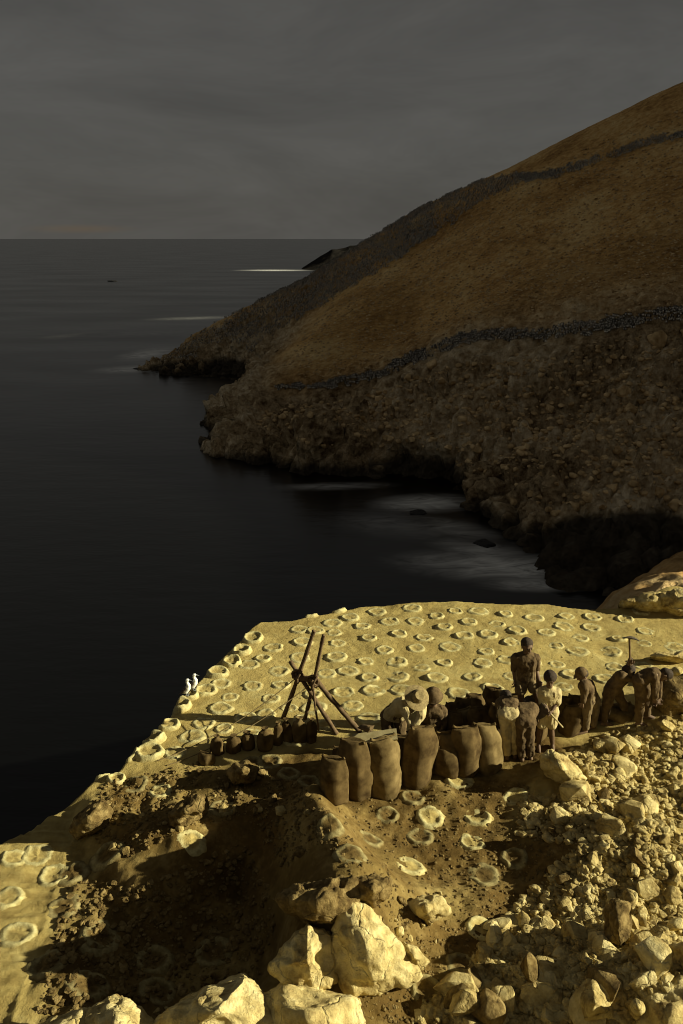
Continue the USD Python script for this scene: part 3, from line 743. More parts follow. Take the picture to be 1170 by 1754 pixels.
_r, _have, EXTRA = np.random.default_rng(12), [q_[:2] for q_ in RIM_NESTS] + TOP_NESTS, []
_fp = [(470, 1085), (600, 1052), (960, 1048), (1150, 1062), (1160, 1140), (960, 1180), (860, 1170), (700, 1170), (560, 1230), (400, 1262), (330, 1250), (420, 1140)]
for _ in range(1500):
    p_ = (_r.uniform(330, 1165), _r.uniform(1046, 1262))
    if poly_sdf(_fp, np.array([p_[0]]), np.array([p_[1]]))[0] > 0 and min(math.hypot(p_[0] - a_, 1.9 * (p_[1] - b_)) for a_, b_ in _have) > 39:
        EXTRA.append(p_)
        _have.append(p_)
jobs = []
seed = 1000
r0 = np.random.default_rng(3)
for px, py, s in RIM_NESTS:
    seed += 1
    jobs.append(nest(px, py, .86 * s, 0.060 + 0.05 * r0.random(), seed, M_NEST, "crusted ring nest bulging out over the dark edge of the terrace", "ring nests along the terrace edge"))
for px, py in TOP_NESTS:
    seed += 1
    jobs.append(nest(px, py, r0.uniform(.78, 1.06), r0.uniform(.016, .040), seed, M_NEST, "pale ring nest of guano on the smooth upper terrace", "ring nests on the smooth upper terrace", 0.5 if (px > 940 or r0.random() > .7) else 0.2 * r0.random()))
for px, py in EXTRA:
    seed += 1
    jobs.append(nest(px, py, r0.uniform(.6, .95), r0.uniform(.012, .03), seed, M_NEST, "worn faint ring nest on the smooth upper terrace", "faint worn nests on the smooth upper terrace", .6 * r0.random()))
for px, py in LOW_NESTS:
    seed += 1
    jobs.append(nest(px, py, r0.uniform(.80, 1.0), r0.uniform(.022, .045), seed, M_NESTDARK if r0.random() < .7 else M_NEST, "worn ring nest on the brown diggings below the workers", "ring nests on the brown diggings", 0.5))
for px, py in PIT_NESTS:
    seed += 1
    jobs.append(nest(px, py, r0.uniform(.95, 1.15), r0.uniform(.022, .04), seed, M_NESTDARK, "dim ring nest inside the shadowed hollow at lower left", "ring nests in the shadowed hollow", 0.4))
for px, py in STRIP_NESTS:
    seed += 1
    jobs.append(nest(px, py, r0.uniform(.85, 1.0), .022, seed, M_NEST, "flattened ring nest on the rippled ground at the far left", "ring nests on the rippled strip", 0.2))
MARKS = [((546, 1095), "the tall upright poles of the hoist"), ((505, 1160), "the lashing of the hoist"), ((320, 1180), "the two white-headed seabirds"), ((902, 1115), "the standing person's head and shoulders"), ((942, 1165), "the bushy-haired shoveller's head"),
         ((998, 1155), "the capped person's head"), ((1079, 1093), "the raised pickaxe head"), ((715, 1185), "the brimmed straw hat"), ((745, 1192), "the dark round hat"), ((600, 1235), "the long slanting leg of the hoist"), ((1112, 1040), "the craggy rim rock"), ((400, 1275), "the row of tied sacks"),
         ((620, 1385), "the feet of the front sacks"), ((415, 1328), "the rounded rock under the sack row"), ((735, 1550), "the pitted block in the diggings"), ((320, 1385), "the split slab on the left outcrop"), ((645, 1525), "the rough block"), ((965, 1322), "the bright wedge of rock"),
         ((600, 1600), "the tall pointed boulder"), ((380, 1690), "the broad boulder at the bottom edge"), ((112, 1740), "the bottom left corner rock"), ((1140, 1200), "the large boulder beside the bent digger")]


def side_of(dx, dy):
    v_ = "above" if dy < 0 else "below"
    h_ = "left of" if dx < 0 else "right of"
    return h_ if abs(dx) > 2.2 * abs(dy) else v_ if abs(dy) > 2.2 * abs(dx) else v_ + " and " + h_


best = {}
for i, j in enumerate(jobs):
    jx, jy = (float(q_) for q_ in to_px(j[0]))
    for (mx_, my_), nm in MARKS:
        dx, dy = jx - mx_, jy - my_
        d_ = math.hypot(dx, dy * 1.5)
        key = (nm, side_of(dx, dy))
        if d_ < 110 and (key not in best or d_ < best[key][0]):
            best[key] = (d_, i)
chosen = {}
for (nm, sd_), (d_, i) in sorted(best.items(), key=lambda t_: t_[1][0]):
    if i not in chosen:
        chosen[i] = f"nearest {sd_} {nm}"
edge = sorted((i for i, j in enumerate(jobs) if "edge" in j[6]), key=lambda i: to_px(jobs[i][0])[0])
for n_, i in enumerate(edge):
    w_ = ["first", "second", "third", "fourth", "fifth", "sixth", "seventh", "eighth", "ninth", "tenth", "eleventh", "twelfth", "thirteenth", "fourteenth", "fifteenth"]
    if i not in chosen:
        chosen[i] = f"{w_[n_]} along the rim from the left" if n_ < len(edge) // 2 and n_ < 15 else f"{w_[len(edge) - 1 - n_]} along the far rim from the right"
KIND = [("edge", "crusted edge nest"), ("smooth", "pale ring nest"), ("diggings", "worn ring nest"), ("hollow", "dim shaded nest"), ("strip", "flat nest on rippled ground")]
for i, t_ in chosen.items():
    j = jobs[i]
    lab_ = next(k_ for w_, k_ in KIND if w_ in j[6]) + ", " + t_
    jobs[i] = (*j[:5], lab_, j[6])
hx = np.concatenate([j[1].ravel() for j in jobs])
hy = np.concatenate([j[2].ravel() for j in jobs])
hz_all = ground(hx, hy)
k0 = 0
nf = []
for i in range(len(NR) - 1):
    for j in range(NA):
        a_, b_ = i * NA + j, i * NA + (j + 1) % NA
        nf.append((a_, b_, b_ + NA)); nf.append((a_, b_ + NA, a_ + NA))
nf = np.array(nf)[:, ::-1]
for c, x, y, z, mat, label, group in jobs:
    n = x.size
    g = hz_all[k0:k0 + n].reshape(x.shape)
    k0 += n
    if "edge" not in group and np.ptp(g) > .30:            # no nest holds on a steep bank
        continue
    if "edge" in group:
        g = np.maximum(g, c[2] - 0.30)
    v = np.stack([x, y, g + z], -1).reshape(-1, 3)
    fr = nf
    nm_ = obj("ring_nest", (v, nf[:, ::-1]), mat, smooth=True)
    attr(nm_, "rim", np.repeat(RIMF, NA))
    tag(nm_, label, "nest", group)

# ------------------------------------------------------------------ rocks
def rock_px(name, label, outline, back, mat, seed, group=None, lean=0.55, ybase=None, detail=3, rough_=0.055, bulge=0.25, cat="rock"):
    """A boulder standing on the ground: its outline as it shows from the front, leaning back, with a real back side."""
    o = np.array(outline, float)
    yb = o[:, 1].max() if ybase is None else ybase
    xb = o[np.argmax(o[:, 1])][0]
    g = at(xb, yb)
    sc = np.linalg.norm(g - CAM) / 1365
    P_ = []
    cx, cy = o.mean(0)
    for px, py in o:
        up = (yb - py) * sc
        front = on_y(px, py, g[1] + lean * up)
        P_.append(front)
        P_.append(np.array([front[0] + (0 if abs(px - cx) < 5 else -np.sign(px - cx) * 0.06), front[1] + (bk := back * (0.45 + 0.55 * (py - o[:, 1].min()) / max(1, np.ptp(o[:, 1])))), front[2] - 0.04 - 0.95 * bk]))
    P_.append(on_y(cx, cy, g[1] + lean * (yb - cy) * sc - bulge))
    P_ = np.array(P_)
    h = trimesh.Trimesh(P_, ConvexHull(P_).simplices, process=True)
    h.fix_normals()
    for _ in range(4):
        h = h.subdivide()
    h.merge_vertices()
    trimesh.smoothing.filter_laplacian(h, iterations=1, lamb=0.5)
    v = np.array(h.vertices)
    n_ = np.array(h.vertex_normals)
    d = (ridged(v * 2.6 + seed, 5, seed) - 0.62) * rough_ * 2.6 + (fbm(v * 11 + seed, 3, seed + 1) - .5) * rough_
    h = trimesh.Trimesh(v + n_ * d[:, None], h.faces, process=False)
    return tag(obj(name, h, mat, smooth=35), label, cat, group)


rock_px("boulder", "tall pale pointed boulder at bottom centre, taller of the leaning pair", [(597, 1543), (618, 1556), (652, 1592), (690, 1640), (720, 1680), (650, 1715), (590, 1712), (566, 1660), (562, 1600)], .9, M_ROCKBRIGHT, 11, rough_=.075)
rock_px("boulder", "pale slab boulder leaning against the left side of the tall pointed boulder", [(527, 1586), (545, 1600), (566, 1620), (575, 1690), (540, 1712), (498, 1702), (468, 1668), (490, 1626)], .8, M_ROCKBRIGHT, 12, rough_=.075)
rock_px("boulder", "brown rough outcrop block behind the tall pointed boulder, above the hollow", [(478, 1548), (505, 1530), (560, 1522), (612, 1516), (610, 1565), (575, 1600), (530, 1592), (515, 1570)], .7, M_ROCKBROWN, 13, rough_=.09)
rock_px("boulder", "broad pale boulder at the bottom edge below the hollow", [(262, 1765), (300, 1732), (345, 1712), (372, 1704), (398, 1688), (420, 1682), (446, 1712), (470, 1765), (440, 1815), (280, 1820)], .7, M_ROCKBRIGHT, 14)
rock_px("boulder", "flat pale rock at the bottom edge between broad boulder and pointed boulder", [(440, 1720), (480, 1700), (560, 1712), (610, 1722), (625, 1780), (540, 1820), (450, 1810)], .5, M_ROCKBRIGHT, 15)
rock_px("boulder", "jagged pale rock at the bottom edge left of the broad boulder", [(140, 1756), (168, 1742), (186, 1716), (200, 1734), (216, 1722), (240, 1752), (262, 1785), (260, 1818), (140, 1818)], .5, M_ROCKBRIGHT, 16)
rock_px("boulder", "small pale rock at the bottom left corner of the hollow", [(56, 1785), (84, 1760), (110, 1752), (150, 1738), (172, 1756), (170, 1815), (60, 1818)], .5, M_ROCKBRIGHT, 17)
rock_px("boulder", "rough pale block just right of the brown outcrop", [(606, 1520), (640, 1512), (668, 1520), (665, 1540), (640, 1560), (612, 1548)], .45, M_ROCKBROWN, 18, rough_=.08)
rock_px("boulder", "pale low block in the middle of the diggings above the oblique shadow", [(702, 1562), (725, 1548), (752, 1552), (766, 1570), (735, 1585), (708, 1580)], .4, M_ROCK, 19, rough_=.07)
rock_px("boulder", "low triangular pale slab at the right foot of the pointed boulder", [(690, 1630), (705, 1632), (735, 1660), (720, 1672), (695, 1668)], .4, M_ROCK, 20)
rock_px("boulder", "large grey-brown boulder at the right edge beside the bent digger", [(1124, 1178), (1140, 1166), (1200, 1160), (1230, 1236), (1140, 1236), (1122, 1218)], .8, M_ROCKBROWN, 21)
rock_px("boulder", "pale flat block on the right edge of the upper terrace", [(1114, 1130), (1138, 1124), (1178, 1123), (1182, 1138), (1150, 1136), (1125, 1134)], .4, M_ROCK, 22)
rock_px("boulder", "pale low slab behind the large boulder at the right edge", [(1142, 1158), (1160, 1150), (1180, 1152), (1180, 1170), (1150, 1172)], .3, M_ROCK, 23)
rock_px("boulder", "bright wedge of rock where the rubble begins, beside the workers' feet", [(928, 1300), (945, 1292), (972, 1308), (1003, 1340), (985, 1352), (950, 1335), (930, 1318)], .45, M_ROCKBRIGHT, 24)
rock_px("boulder", "brown rounded rock left of the big sacks under the sack row", [(392, 1332), (402, 1316), (425, 1312), (442, 1322), (432, 1345), (402, 1350)], .35, M_ROCKBROWN, 25)
rock_px("boulder", "brown split slab on the left outcrop with dark gap beneath", [(292, 1406), (312, 1386), (330, 1374), (348, 1372), (350, 1392), (325, 1412), (300, 1418)], .5, M_ROCKBROWN, 26, rough_=.08)
rock_px("boulder", "brown jagged rock at the left end of the outcrop above the hollow", [(118, 1432), (130, 1410), (150, 1394), (176, 1378), (190, 1395), (178, 1424), (132, 1445)], .4, M_ROCKBROWN, 27)
rock_px("boulder", "pale craggy rim rock at the terrace's upper right corner", [(1085, 1040), (1100, 1024), (1130, 1018), (1150, 1030), (1140, 1050), (1095, 1052)], .5, M_ROCK, 28)
rock_px("boulder", "square pale rim rock at the right edge of the picture", [(1132, 1022), (1165, 1012), (1230, 1010), (1230, 1060), (1160, 1056), (1138, 1044)], .6, M_ROCK, 29)
rock_px("boulder", "flat pale rim rock in front of the dim near slope", [(1064, 1035), (1085, 1030), (1106, 1034), (1104, 1044), (1070, 1044)], .4, M_ROCK, 30)
rock_px("boulder", "grey upright block in the right rubble with a bright top", [(1040, 1572), (1052, 1555), (1075, 1558), (1078, 1610), (1062, 1630), (1042, 1620)], .35, M_ROCKBROWN, 31)
rock_px("boulder", "big pale boulder at the right edge low in the rubble", [(1152, 1636), (1175, 1625), (1230, 1620), (1230, 1690), (1165, 1680)], .5, M_ROCKBRIGHT, 32)
rock_px("boulder", "large bright rock in the bottom right corner", [(1090, 1754), (1110, 1725), (1150, 1700), (1220, 1690), (1230, 1800), (1100, 1810)], .6, M_ROCKBRIGHT, 33)
rock_px("boulder", "pale pointed rock near the bottom edge in the right rubble", [(995, 1722), (1014, 1694), (1035, 1715), (1045, 1754), (1000, 1765)], .4, M_ROCK, 34)
rock_px("boulder", "rounded pale rock low in the right rubble beside the corner rock", [(1072, 1735), (1085, 1724), (1104, 1728), (1106, 1752), (1085, 1762)], .3, M_ROCK, 35)

# loose stones, one by one where they show
RPX = [(930, 1310), (1050, 1252), (1170, 1230), (1230, 1230), (1230, 1754), (700, 1754), (760, 1705), (860, 1575), (990, 1450), (885, 1430), (890, 1365), (1000, 1360)]
LPX = [(130, 1425), (170, 1345), (330, 1305), (520, 1335), (560, 1440), (480, 1490), (420, 1395), (330, 1420), (220, 1470)]


def px_samples(poly, n, seed):
    r = np.random.default_rng(seed)
    poly = np.array(poly, float)
    out = np.zeros((0, 2))
    while len(out) < n:
        p = r.uniform(poly.min(0), poly.max(0), (n * 3, 2))
        out = np.vstack([out, p[poly_sdf(poly, p[:, 0], p[:, 1]) > 0]])
    return out[:n], r


VARS = [rock_mesh((1, 1, 1), 70 + k, 2, 0.12, .85, 12 + k) for k in range(9)]


def loose(poly, n, seed, lo, hi, mats, label, group, avoid=None):
    p, r = px_samples(poly, n, seed)
    w = at_many(p[:, 0], p[:, 1])
    for k in range(n):
        s = lo + (hi - lo) * r.random() ** 2.6
        m = VARS[r.integers(9)].copy()
        m.apply_scale((s * r.uniform(.8, 1.3), s * r.uniform(.7, 1.1), s * r.uniform(.6, 1.1)))
        m.apply_transform(trimesh.transformations.euler_matrix(r.normal() * .5, r.normal() * .5, r.uniform(0, 6.28)))
        m.apply_translation(w[k] + (0, 0, s * 0.22))
        tag(obj("loose_rock", m, mats[r.integers(len(mats))], smooth=30), label, "rock", group)


loose(RPX, 235, 81, .04, .27, [M_ROCK, M_ROCK, M_ROCKBRIGHT, M_ROCKBRIGHT, M_ROCKBROWN], "loose pale rock among many on the rubble slope at the right", "loose rocks on the right rubble slope")
loose(LPX, 48, 82, .03, .15, [M_ROCK, M_ROCKBROWN, M_ROCKBROWN], "loose brownish rock among many on the left outcrop above the hollow", "loose rocks on the left outcrop")
loose([(580, 1520), (780, 1530), (760, 1620), (640, 1600)], 22, 83, .03, .11, [M_ROCK, M_ROCKBRIGHT, M_ROCKBROWN], "loose rock among several behind the tall pointed boulder", "loose rocks behind the pointed boulder")
loose([(120, 1760), (620, 1740), (620, 1690), (440, 1690), (200, 1735)], 14, 84, .03, .09, [M_ROCKBRIGHT, M_ROCK], "small loose rock between the pale boulders at the bottom edge", "loose rocks along the bottom edge")


def pebbles(label, cat, poly, n, seed, lo, hi, mat):
    p, r = px_samples(poly, n, seed)
    w = at_many(p[:, 0], p[:, 1])
    s = lo + (hi - lo) * r.random(n) ** 3
    pt = path_for("rubble")
    pi = instancer(pt, [("stone", VARS[k], mat) for k in range(4)], w + np.stack([0 * s, 0 * s, s * .2], -1), r.integers(0, 4, n), np.stack([s * r.uniform(.8, 1.3, n), s, s * r.uniform(.6, 1, n)], -1), r.uniform(0, 6.28, n), None)
    tag(pi, label, cat, None, "stuff")


pebbles("small pale rubble filling the slope at the right", "rubble", RPX, 11000, 91, .012, .085, M_ROCK)
pebbles("small brown rubble covering the left outcrop", "rubble", LPX, 2200, 92, .008, .045, M_ROCKBROWN)
pebbles("crumbs of brown earth over the diggings below the sacks", "rubble", [(520, 1370), (900, 1330), (1000, 1450), (860, 1600), (700, 1754), (560, 1740), (640, 1560), (560, 1450)], 3200, 93, .006, .030, M_ROCKBROWN)
pebbles("crumbs of pale crust on the smooth upper terrace", "rubble", [(330, 1215), (450, 1075), (620, 1045), (1000, 1050), (1160, 1060), (1160, 1180), (980, 1240), (560, 1255), (300, 1290)], 1500, 94, .004, .018, M_ROCK)
pebbles("crumbs of dark earth in the shadowed hollow", "rubble", [(120, 1500), (240, 1520), (420, 1440), (480, 1560), (440, 1680), (240, 1720), (60, 1740)], 2200, 95, .006, .06, M_ROCKBROWN)

# ------------------------------------------------------------------ sacks
def sack_mesh(w, h, d, seed, kind="big", lean=(0, 0)):
    na = 28
    if kind == "tied":
        prof = [(.0, .0), (.40, .0), (.49, .05), (.53, .22), (.52, .45), (.48, .66), (.38, .82), (.17, .90), (.13, .925), (.22, .97), (.25, 1.02), (.0, 1.0)]
    else:
        prof = [(.0, .0), (.42, .0), (.50, .05), (.54, .20), (.55, .42), (.53, .62), (.50, .80), (.44, .91), (.33, .975), (.18, 1.0), (.0, .985)]
    a = np.linspace(0, 2 * np.pi, na, endpoint=False)
    pr = np.array(prof)
    tt = np.concatenate([np.linspace(i, i + 1, 3, endpoint=False) for i in range(len(pr) - 1)] + [[len(pr) - 1]])
    r_, z_ = np.interp(tt, range(len(pr)), pr[:, 0]), np.interp(tt, range(len(pr)), pr[:, 1])
    rx, ry = r_.copy(), r_.copy()
    if kind != "tied":
        top_ = smooth01((z_ - .62) / .38)
        rx = np.where(z_ > .6, np.maximum(r_, .54 - .13 * top_ ** 2), r_)
        rx[-1] = .40
        ry = np.where(z_ > .6, r_ * (1 - .35 * top_), r_)
    sq = 1 + 0.08 * np.cos(4 * a)
    x = rx[:, None] * np.sign(np.cos(a)) * np.abs(np.cos(a)) ** .85 * sq * w
    y = ry[:, None] * np.sin(a) * sq * d
    z = np.repeat(z_[:, None], na, 1) * h
    v = np.stack([x, y, z], -1).reshape(-1, 3)
    q = v / 0.35 + seed * 2.3
    out = v - np.array([0, 0, h * .5])
    out /= np.linalg.norm(out, axis=1, keepdims=True) + 1e-9
    fold = ridged(v * np.array([7, 7, 2.0]) + seed, 3, seed) - .6
    v = v + out * ((fbm(q, 3, seed) - .5) * 0.26 * w + fold * 0.12 * w)[:, None]
    v[:, 0] += lean[0] * v[:, 2]
    v[:, 1] += lean[1] * v[:, 2]
    f_ = []
    for i in range(len(tt) - 1):
        for j in range(na):
            p, q_ = i * na + j, i * na + (j + 1) % na
            f_ += [(p, q_, q_ + na), (p, q_ + na, p + na)]
    return trimesh.Trimesh(v, np.array(f_), process=False)


def sack(x0, x1, ytop, ybot, label, group, seed, kind="big", mat=M_SACK, depth=.8, base=None, lean=(0, 0), lying=False):
    g = at((x0 + x1) / 2, ybot) if base is None else base
    sc = np.linalg.norm(g - CAM) / 1365
    w = (x1 - x0) * sc * (.93 if kind == 'tied' else 1.0)
    hh = (ybot - ytop) * sc / 0.84 - w * depth * .45 * (.55 if kind == 'tied' else .9)
    p = thing("sack", label, "sack", group)
    m = sack_mesh(w, hh, w * depth, seed, kind, lean)
    m.apply_transform(trimesh.transformations.rotation_matrix((seed * 1.7) % 0.8 - .4, (0, 0, 1)))
    m.apply_translation((g[0], g[1] + w * depth * .4, g[2] - .02))
    obj("bag", m, mat, p, smooth=50)
    if kind == "tied":
        t_ = trimesh.creation.torus(w * .155, w * .04, 14, 6)
        t_.apply_translation((g[0] + lean[0] * hh, g[1] + w * depth * .4 + lean[1] * hh, g[2] + hh * .915))
        obj("tie_cord", t_, M_ROPE, p, smooth=True)
    else:
        k = np.linspace(-1, 1, 13)                          # the stitched mouth: a crooked seam with two ears
        zt = hh * .985 + w * .07 * np.abs(k) ** 5 + (fbm(np.stack([k * 3, 0 * k + seed, 0 * k], -1), 3, 5) - .5) * w * .07
        al = (seed * 1.7) % 0.8 - .4
        c_ = np.stack([g[0] + lean[0] * hh + math.cos(al) * k * w * .43, g[1] + w * depth * .4 + lean[1] * hh + math.sin(al) * k * w * .43, g[2] + zt], -1)
        obj("sewn_mouth", trimesh.Trimesh(*tube(c_, w * (.030 + .028 * np.abs(k) ** 4), 7), process=False), mat, p, smooth=True)
    return p


def tube(pts_, rad, sides=8, cap=True):
    p = np.asarray(pts_, float)
    rad = np.broadcast_to(np.asarray(rad, float), (len(p),))
    t = np.gradient(p, axis=0)
    t /= np.linalg.norm(t, axis=1, keepdims=True) + 1e-12
    ref = np.array([0.13, 0.31, 0.94])
    a = np.cross(t, ref)
    a /= np.linalg.norm(a, axis=1, keepdims=True) + 1e-12
    b = np.cross(t, a)
    an = np.arange(sides) * 2 * np.pi / sides
    v = p[:, None] + rad[:, None, None] * (np.cos(an)[None, :, None] * a[:, None] + np.sin(an)[None, :, None] * b[:, None])
    n = len(p)
    v = np.vstack([v.reshape(-1, 3), p[:1], p[-1:]])
    f_ = []
    for i in range(n - 1):
        for j in range(sides):
            q, w = i * sides + j, i * sides + (j + 1) % sides
            f_ += [(q, w, w + sides), (q, w + sides, q + sides)]
    for j in range(sides):
        f_ += [(n * sides, (j + 1) % sides, j), (n * sides + 1, (n - 1) * sides + j, (n - 1) * sides + (j + 1) % sides)]
    return v, np.array(f_)


ROW = [(360, 383, 1261, 1294, "leftmost tied sack of the row on the ridge, standing alone"), (386, 411, 1261, 1291, "second tied sack from the left in the row on the ridge"), (415, 437, 1255, 1286, "third tied sack from the left, darkest and narrowest of the row"),
       (441, 468, 1248, 1288, "broad leaning sack in the middle of the row on the ridge"), (466, 484, 1239, 1277, "slim sack just left of the group under the pole hoist"), (483, 502, 1233, 1273, "sack under the left pole of the hoist"),
       (501, 525, 1231, 1275, "largest sack of the group under the pole hoist"), (523, 541, 1233, 1273, "last sack of the row, right below the hoist's crossing poles")]
for k, (x0, x1, y0, y1, lab) in enumerate(ROW):
    sack(x0, x1, y0, y1, lab, "small sacks in a row on the ridge", 20 + k, "tied", M_SACK if k != 6 else M_SACK2, .75, lean=(0.06 * math.sin(k * 2.1), 0))
sack(340, 364, 1288, 1310, "low slumped dark sack at the left foot of the sack row", "small sacks in a row on the ridge", 33, "big", M_SACK)
HEAP = [  # back to front
    (972, 996, 1194, 1240, "dark lump of a sack behind the man in the cap's feet"), (950, 974, 1196, 1245, "sack right of the shoveller at the heap's end"), (918, 944, 1192, 1240, "sack behind the shoveller's back"), (1020, 1044, 1206, 1234, "brown sack between the capped man and the pick swinger"), (1048, 1088, 1206, 1234, "broad brown sack behind the pick swinger's legs"),
    (866, 893, 1192, 1245, "sack under the standing man's left foot"), (893, 922, 1196, 1250, "sack under the standing man's right foot"), (826, 856, 1180, 1235, "highest sack on the crest of the heap"), (850, 870, 1186, 1240, "narrow sack on the crest beside the standing man"),
    (802, 830, 1192, 1245, "sack on the crest left of the highest sack"), (777, 804, 1198, 1248, "round sack on the heap's crest beside the dark hat"), (756, 780, 1206, 1255, "sack at the left end of the crest touching the dark hatted worker"),
    (838, 866, 1208, 1268, "sack in the second row below the highest sack"), (808, 842, 1214, 1275, "bulging sack in the second row of the heap"), (782, 812, 1216, 1270, "lit sack in the second row with a brown right side"), (760, 786, 1222, 1278, "dark sack in the second row at the left"),
    (962, 992, 1212, 1262, "sack in front of the heap's end beside the shovel"), (905, 935, 1218, 1270, "sack in front of the standing man's legs"),
    (816, 858, 1246, 1326, "big light-sided sack at the right of the front row"), (776, 822, 1250, 1330, "big dark round sack in the front row beside the light-sided one"), (738, 782, 1256, 1326, "dark sack in the front row right of the tub"),
    (690, 738, 1252, 1350, "tall sack in the front row under the bending man's hands"), (634, 684, 1270, 1368, "tallest sack of the front row, right edge catching light"), (592, 638, 1276, 1370, "wide sack of the front row under the plank"), (552, 594, 1302, 1378, "leftmost and nearest sack of the front row"),
    (618, 650, 1268, 1330, "sack wedged behind the two widest front sacks"), (668, 704, 1262, 1330, "sack wedged between the tallest front sack and the tall sack beside it"), (752, 790, 1282, 1334, "short sagging sack leaning out in front of the dark round ones"),
    (575, 604, 1280, 1330, "sack standing behind the leftmost front sack")]
for k, (x0, x1, y0, y1, lab) in enumerate(HEAP):
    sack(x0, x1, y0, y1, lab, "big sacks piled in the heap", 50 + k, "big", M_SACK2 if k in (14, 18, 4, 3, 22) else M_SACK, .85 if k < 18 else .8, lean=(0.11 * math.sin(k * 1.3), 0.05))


def box_between(a, b, width, thick, upv):
    a, b = np.asarray(a, float), np.asarray(b, float)
    d = b - a
    L_ = np.linalg.norm(d)
    d /= L_
    s_ = np.cross(d, upv)
    s_ /= np.linalg.norm(s_)
    n_ = np.cross(s_, d)
    m = trimesh.creation.box((L_, width, thick))
    m = m.subdivide()
    T = np.eye(4)
    T[:3, 0], T[:3, 1], T[:3, 2], T[:3, 3] = d, s_, n_, (a + b) / 2
    m.apply_transform(T)
    return m


yb_ = at(640, 1362)[1] + .22
pl = box_between(on_y(604, 1268, yb_), on_y(680, 1258, yb_), .20, .035, (0, -.3, 1))
tag(obj("plank", pl, M_PLANK, smooth=False), "pale flat plank lying across the front sacks left of the bending man", "plank")
lump = rock_mesh((.16, .10, .07), 321, 3, .10)
lump.apply_translation(on_y(630, 1253, yb_) + (0, .05, .03))
tag(obj("cloth_bundle", lump, M_DARKCLOTH, smooth=True), "dark bundle lying on the pale plank", "bundle")

# a wooden tub among the front sacks
g = at(741, 1318)
tp = thing("tub", "pale-rimmed wooden tub between the tall front sack and the dark round ones", "tub")
TUBZ = 0.20
for k in range(12):
    a0 = k * math.pi / 6
    m = trimesh.creation.box((.016, .072, .26))
    m.apply_translation((.145, 0, .13))
    m.apply_transform(trimesh.transformations.rotation_matrix(a0, (0, 0, 1)))
    m.apply_translation(g + (0, .1, TUBZ))
    obj("stave", m, M_SACK2, tp)
for zz_ in (.255, .06):
    m = trimesh.creation.annulus(.140, .168, .03)
    m.apply_translation(g + (0, .1, TUBZ + zz_))
    obj("hoop", m, M_PLANK, tp, smooth=40)
m = trimesh.creation.cylinder(.14, .02)
m.apply_translation(g + (0, .1, TUBZ + .02))
obj("bottom", m, M_SACK, tp)
m = rock_mesh((.18, .15, .14), 322, 3, .10)
m.apply_translation(g + (0, .1, .08))
tag(obj("cloth_bundle", m, M_DARKCLOTH, smooth=True), "dark sacking heaped under the wooden tub", "bundle")

# ------------------------------------------------------------------ pole hoist
hp = thing("pole_hoist", "hoist of crossed wooden poles lashed together above the sack row", "hoist")
bA1, bA2, bB1, bB2, bB3 = at(485, 1231), at(577, 1258), at(523, 1232), at(617, 1255), at(545, 1252)
yA, yB = bA1[1] - .10, bB1[1] - .14
cA, cB = on_y(511, 1158, yA), on_y(537, 1168, yB)


def through(a, c, px_end, py_end, axis=0):
    """A straight pole from its foot through the lashing, cut off where its top shows."""
    d = c - a
    best = min(np.linspace(1, 4, 400), key=lambda t_: abs(to_px(a + d * t_)[1] - py_end))
    return a + d * best


def pole(a, b, r0_, r1_, seed):
    k = np.linspace(0, 1, 14)
    p = a[None] + (b - a)[None] * k[:, None]
    p = p + (fbm(np.stack([k * 3, 0 * k + seed, 0 * k], -1), 3, seed)[:, None] - .5) * np.array([.03, 0, .02])
    return tube(p, r0_ + (r1_ - r0_) * k + .004 * np.sin(k * 25 + seed), 9)


obj("pole", pole(bA1, through(bA1, cA, 546, 1080), .040, .034, 1), M_WOOD, hp, smooth=True)
obj("pole", pole(bA2, through(bA2, cA + (0, .07, 0), 480, 1132), .040, .036, 2), M_WOOD, hp, smooth=True)
obj("pole", pole(bB1, through(bB1, cB, 568, 1088), .036, .030, 3), M_WOOD, hp, smooth=True)
obj("pole", pole(bB2, cB + (0.02, .07, .02), .046, .042, 4), M_WOOD, hp, smooth=True)
obj("pole", pole(bB3, cB + (0, -.06, -.05), .018, .018, 5), M_WOOD, hp, smooth=True)
obj("axle", pole(cA + (-.10, 0, .02), cB + (.10, 0, 0), .055, .050, 6), M_WOOD, hp, smooth=True)
for c_, s_ in ((cA, 1), (cB, 1.05)):
    lash = []
    for k in range(9):
        th = k * 2.4
        t_ = trimesh.creation.torus(.085 * s_, .020, 16, 7)
        t_.apply_transform(trimesh.transformations.euler_matrix(th, 1.2 + .4 * math.sin(k * 3), k * .8))
        t_.apply_translation(c_ + np.array([.02 * math.sin(k * 5), .02 * math.cos(k * 4), .05 * math.sin(k * 1.9)]))
        lash.append(t_)
    obj("lashing", trimesh.util.concatenate(lash), M_ROPE if False else M_WOOD, hp, smooth=True)
for k, (px, py, src, lab) in enumerate([(270, 1304, cA, "upper slack guy rope from the hoist down to the left outcrop"), (286, 1312, cB, "lower slack guy rope from the hoist down to the left outcrop")]):
    e_ = at(px, py)
    tt = np.linspace(0, 1, 30)
    p = src[None] * (1 - tt[:, None]) + e_[None] * tt[:, None]
    p[:, 2] -= .16 * 4 * tt * (1 - tt)
    p[:, 2] = np.maximum(p[:, 2], ground(p[:, 0], p[:, 1]) + .012)
    tag(obj("guy_rope", tube(p, .008, 6), M_ROPE, smooth=True), lab, "rope")

# ------------------------------------------------------------------ people
def ball(c, r):
    return m3.Manifold.sphere(float(r), 20).translate([float(x) for x in c])


def cap(a, ra, b, rb):
    return m3.Manifold.batch_hull([ball(a, ra), ball(b, rb)])


def hull(*bs):
    return m3.Manifold.batch_hull([ball(c, r) for c, r in bs])


def unit(v_):
    v_ = np.asarray(v_, float)
    return v_ / (np.linalg.norm(v_) + 1e-9)


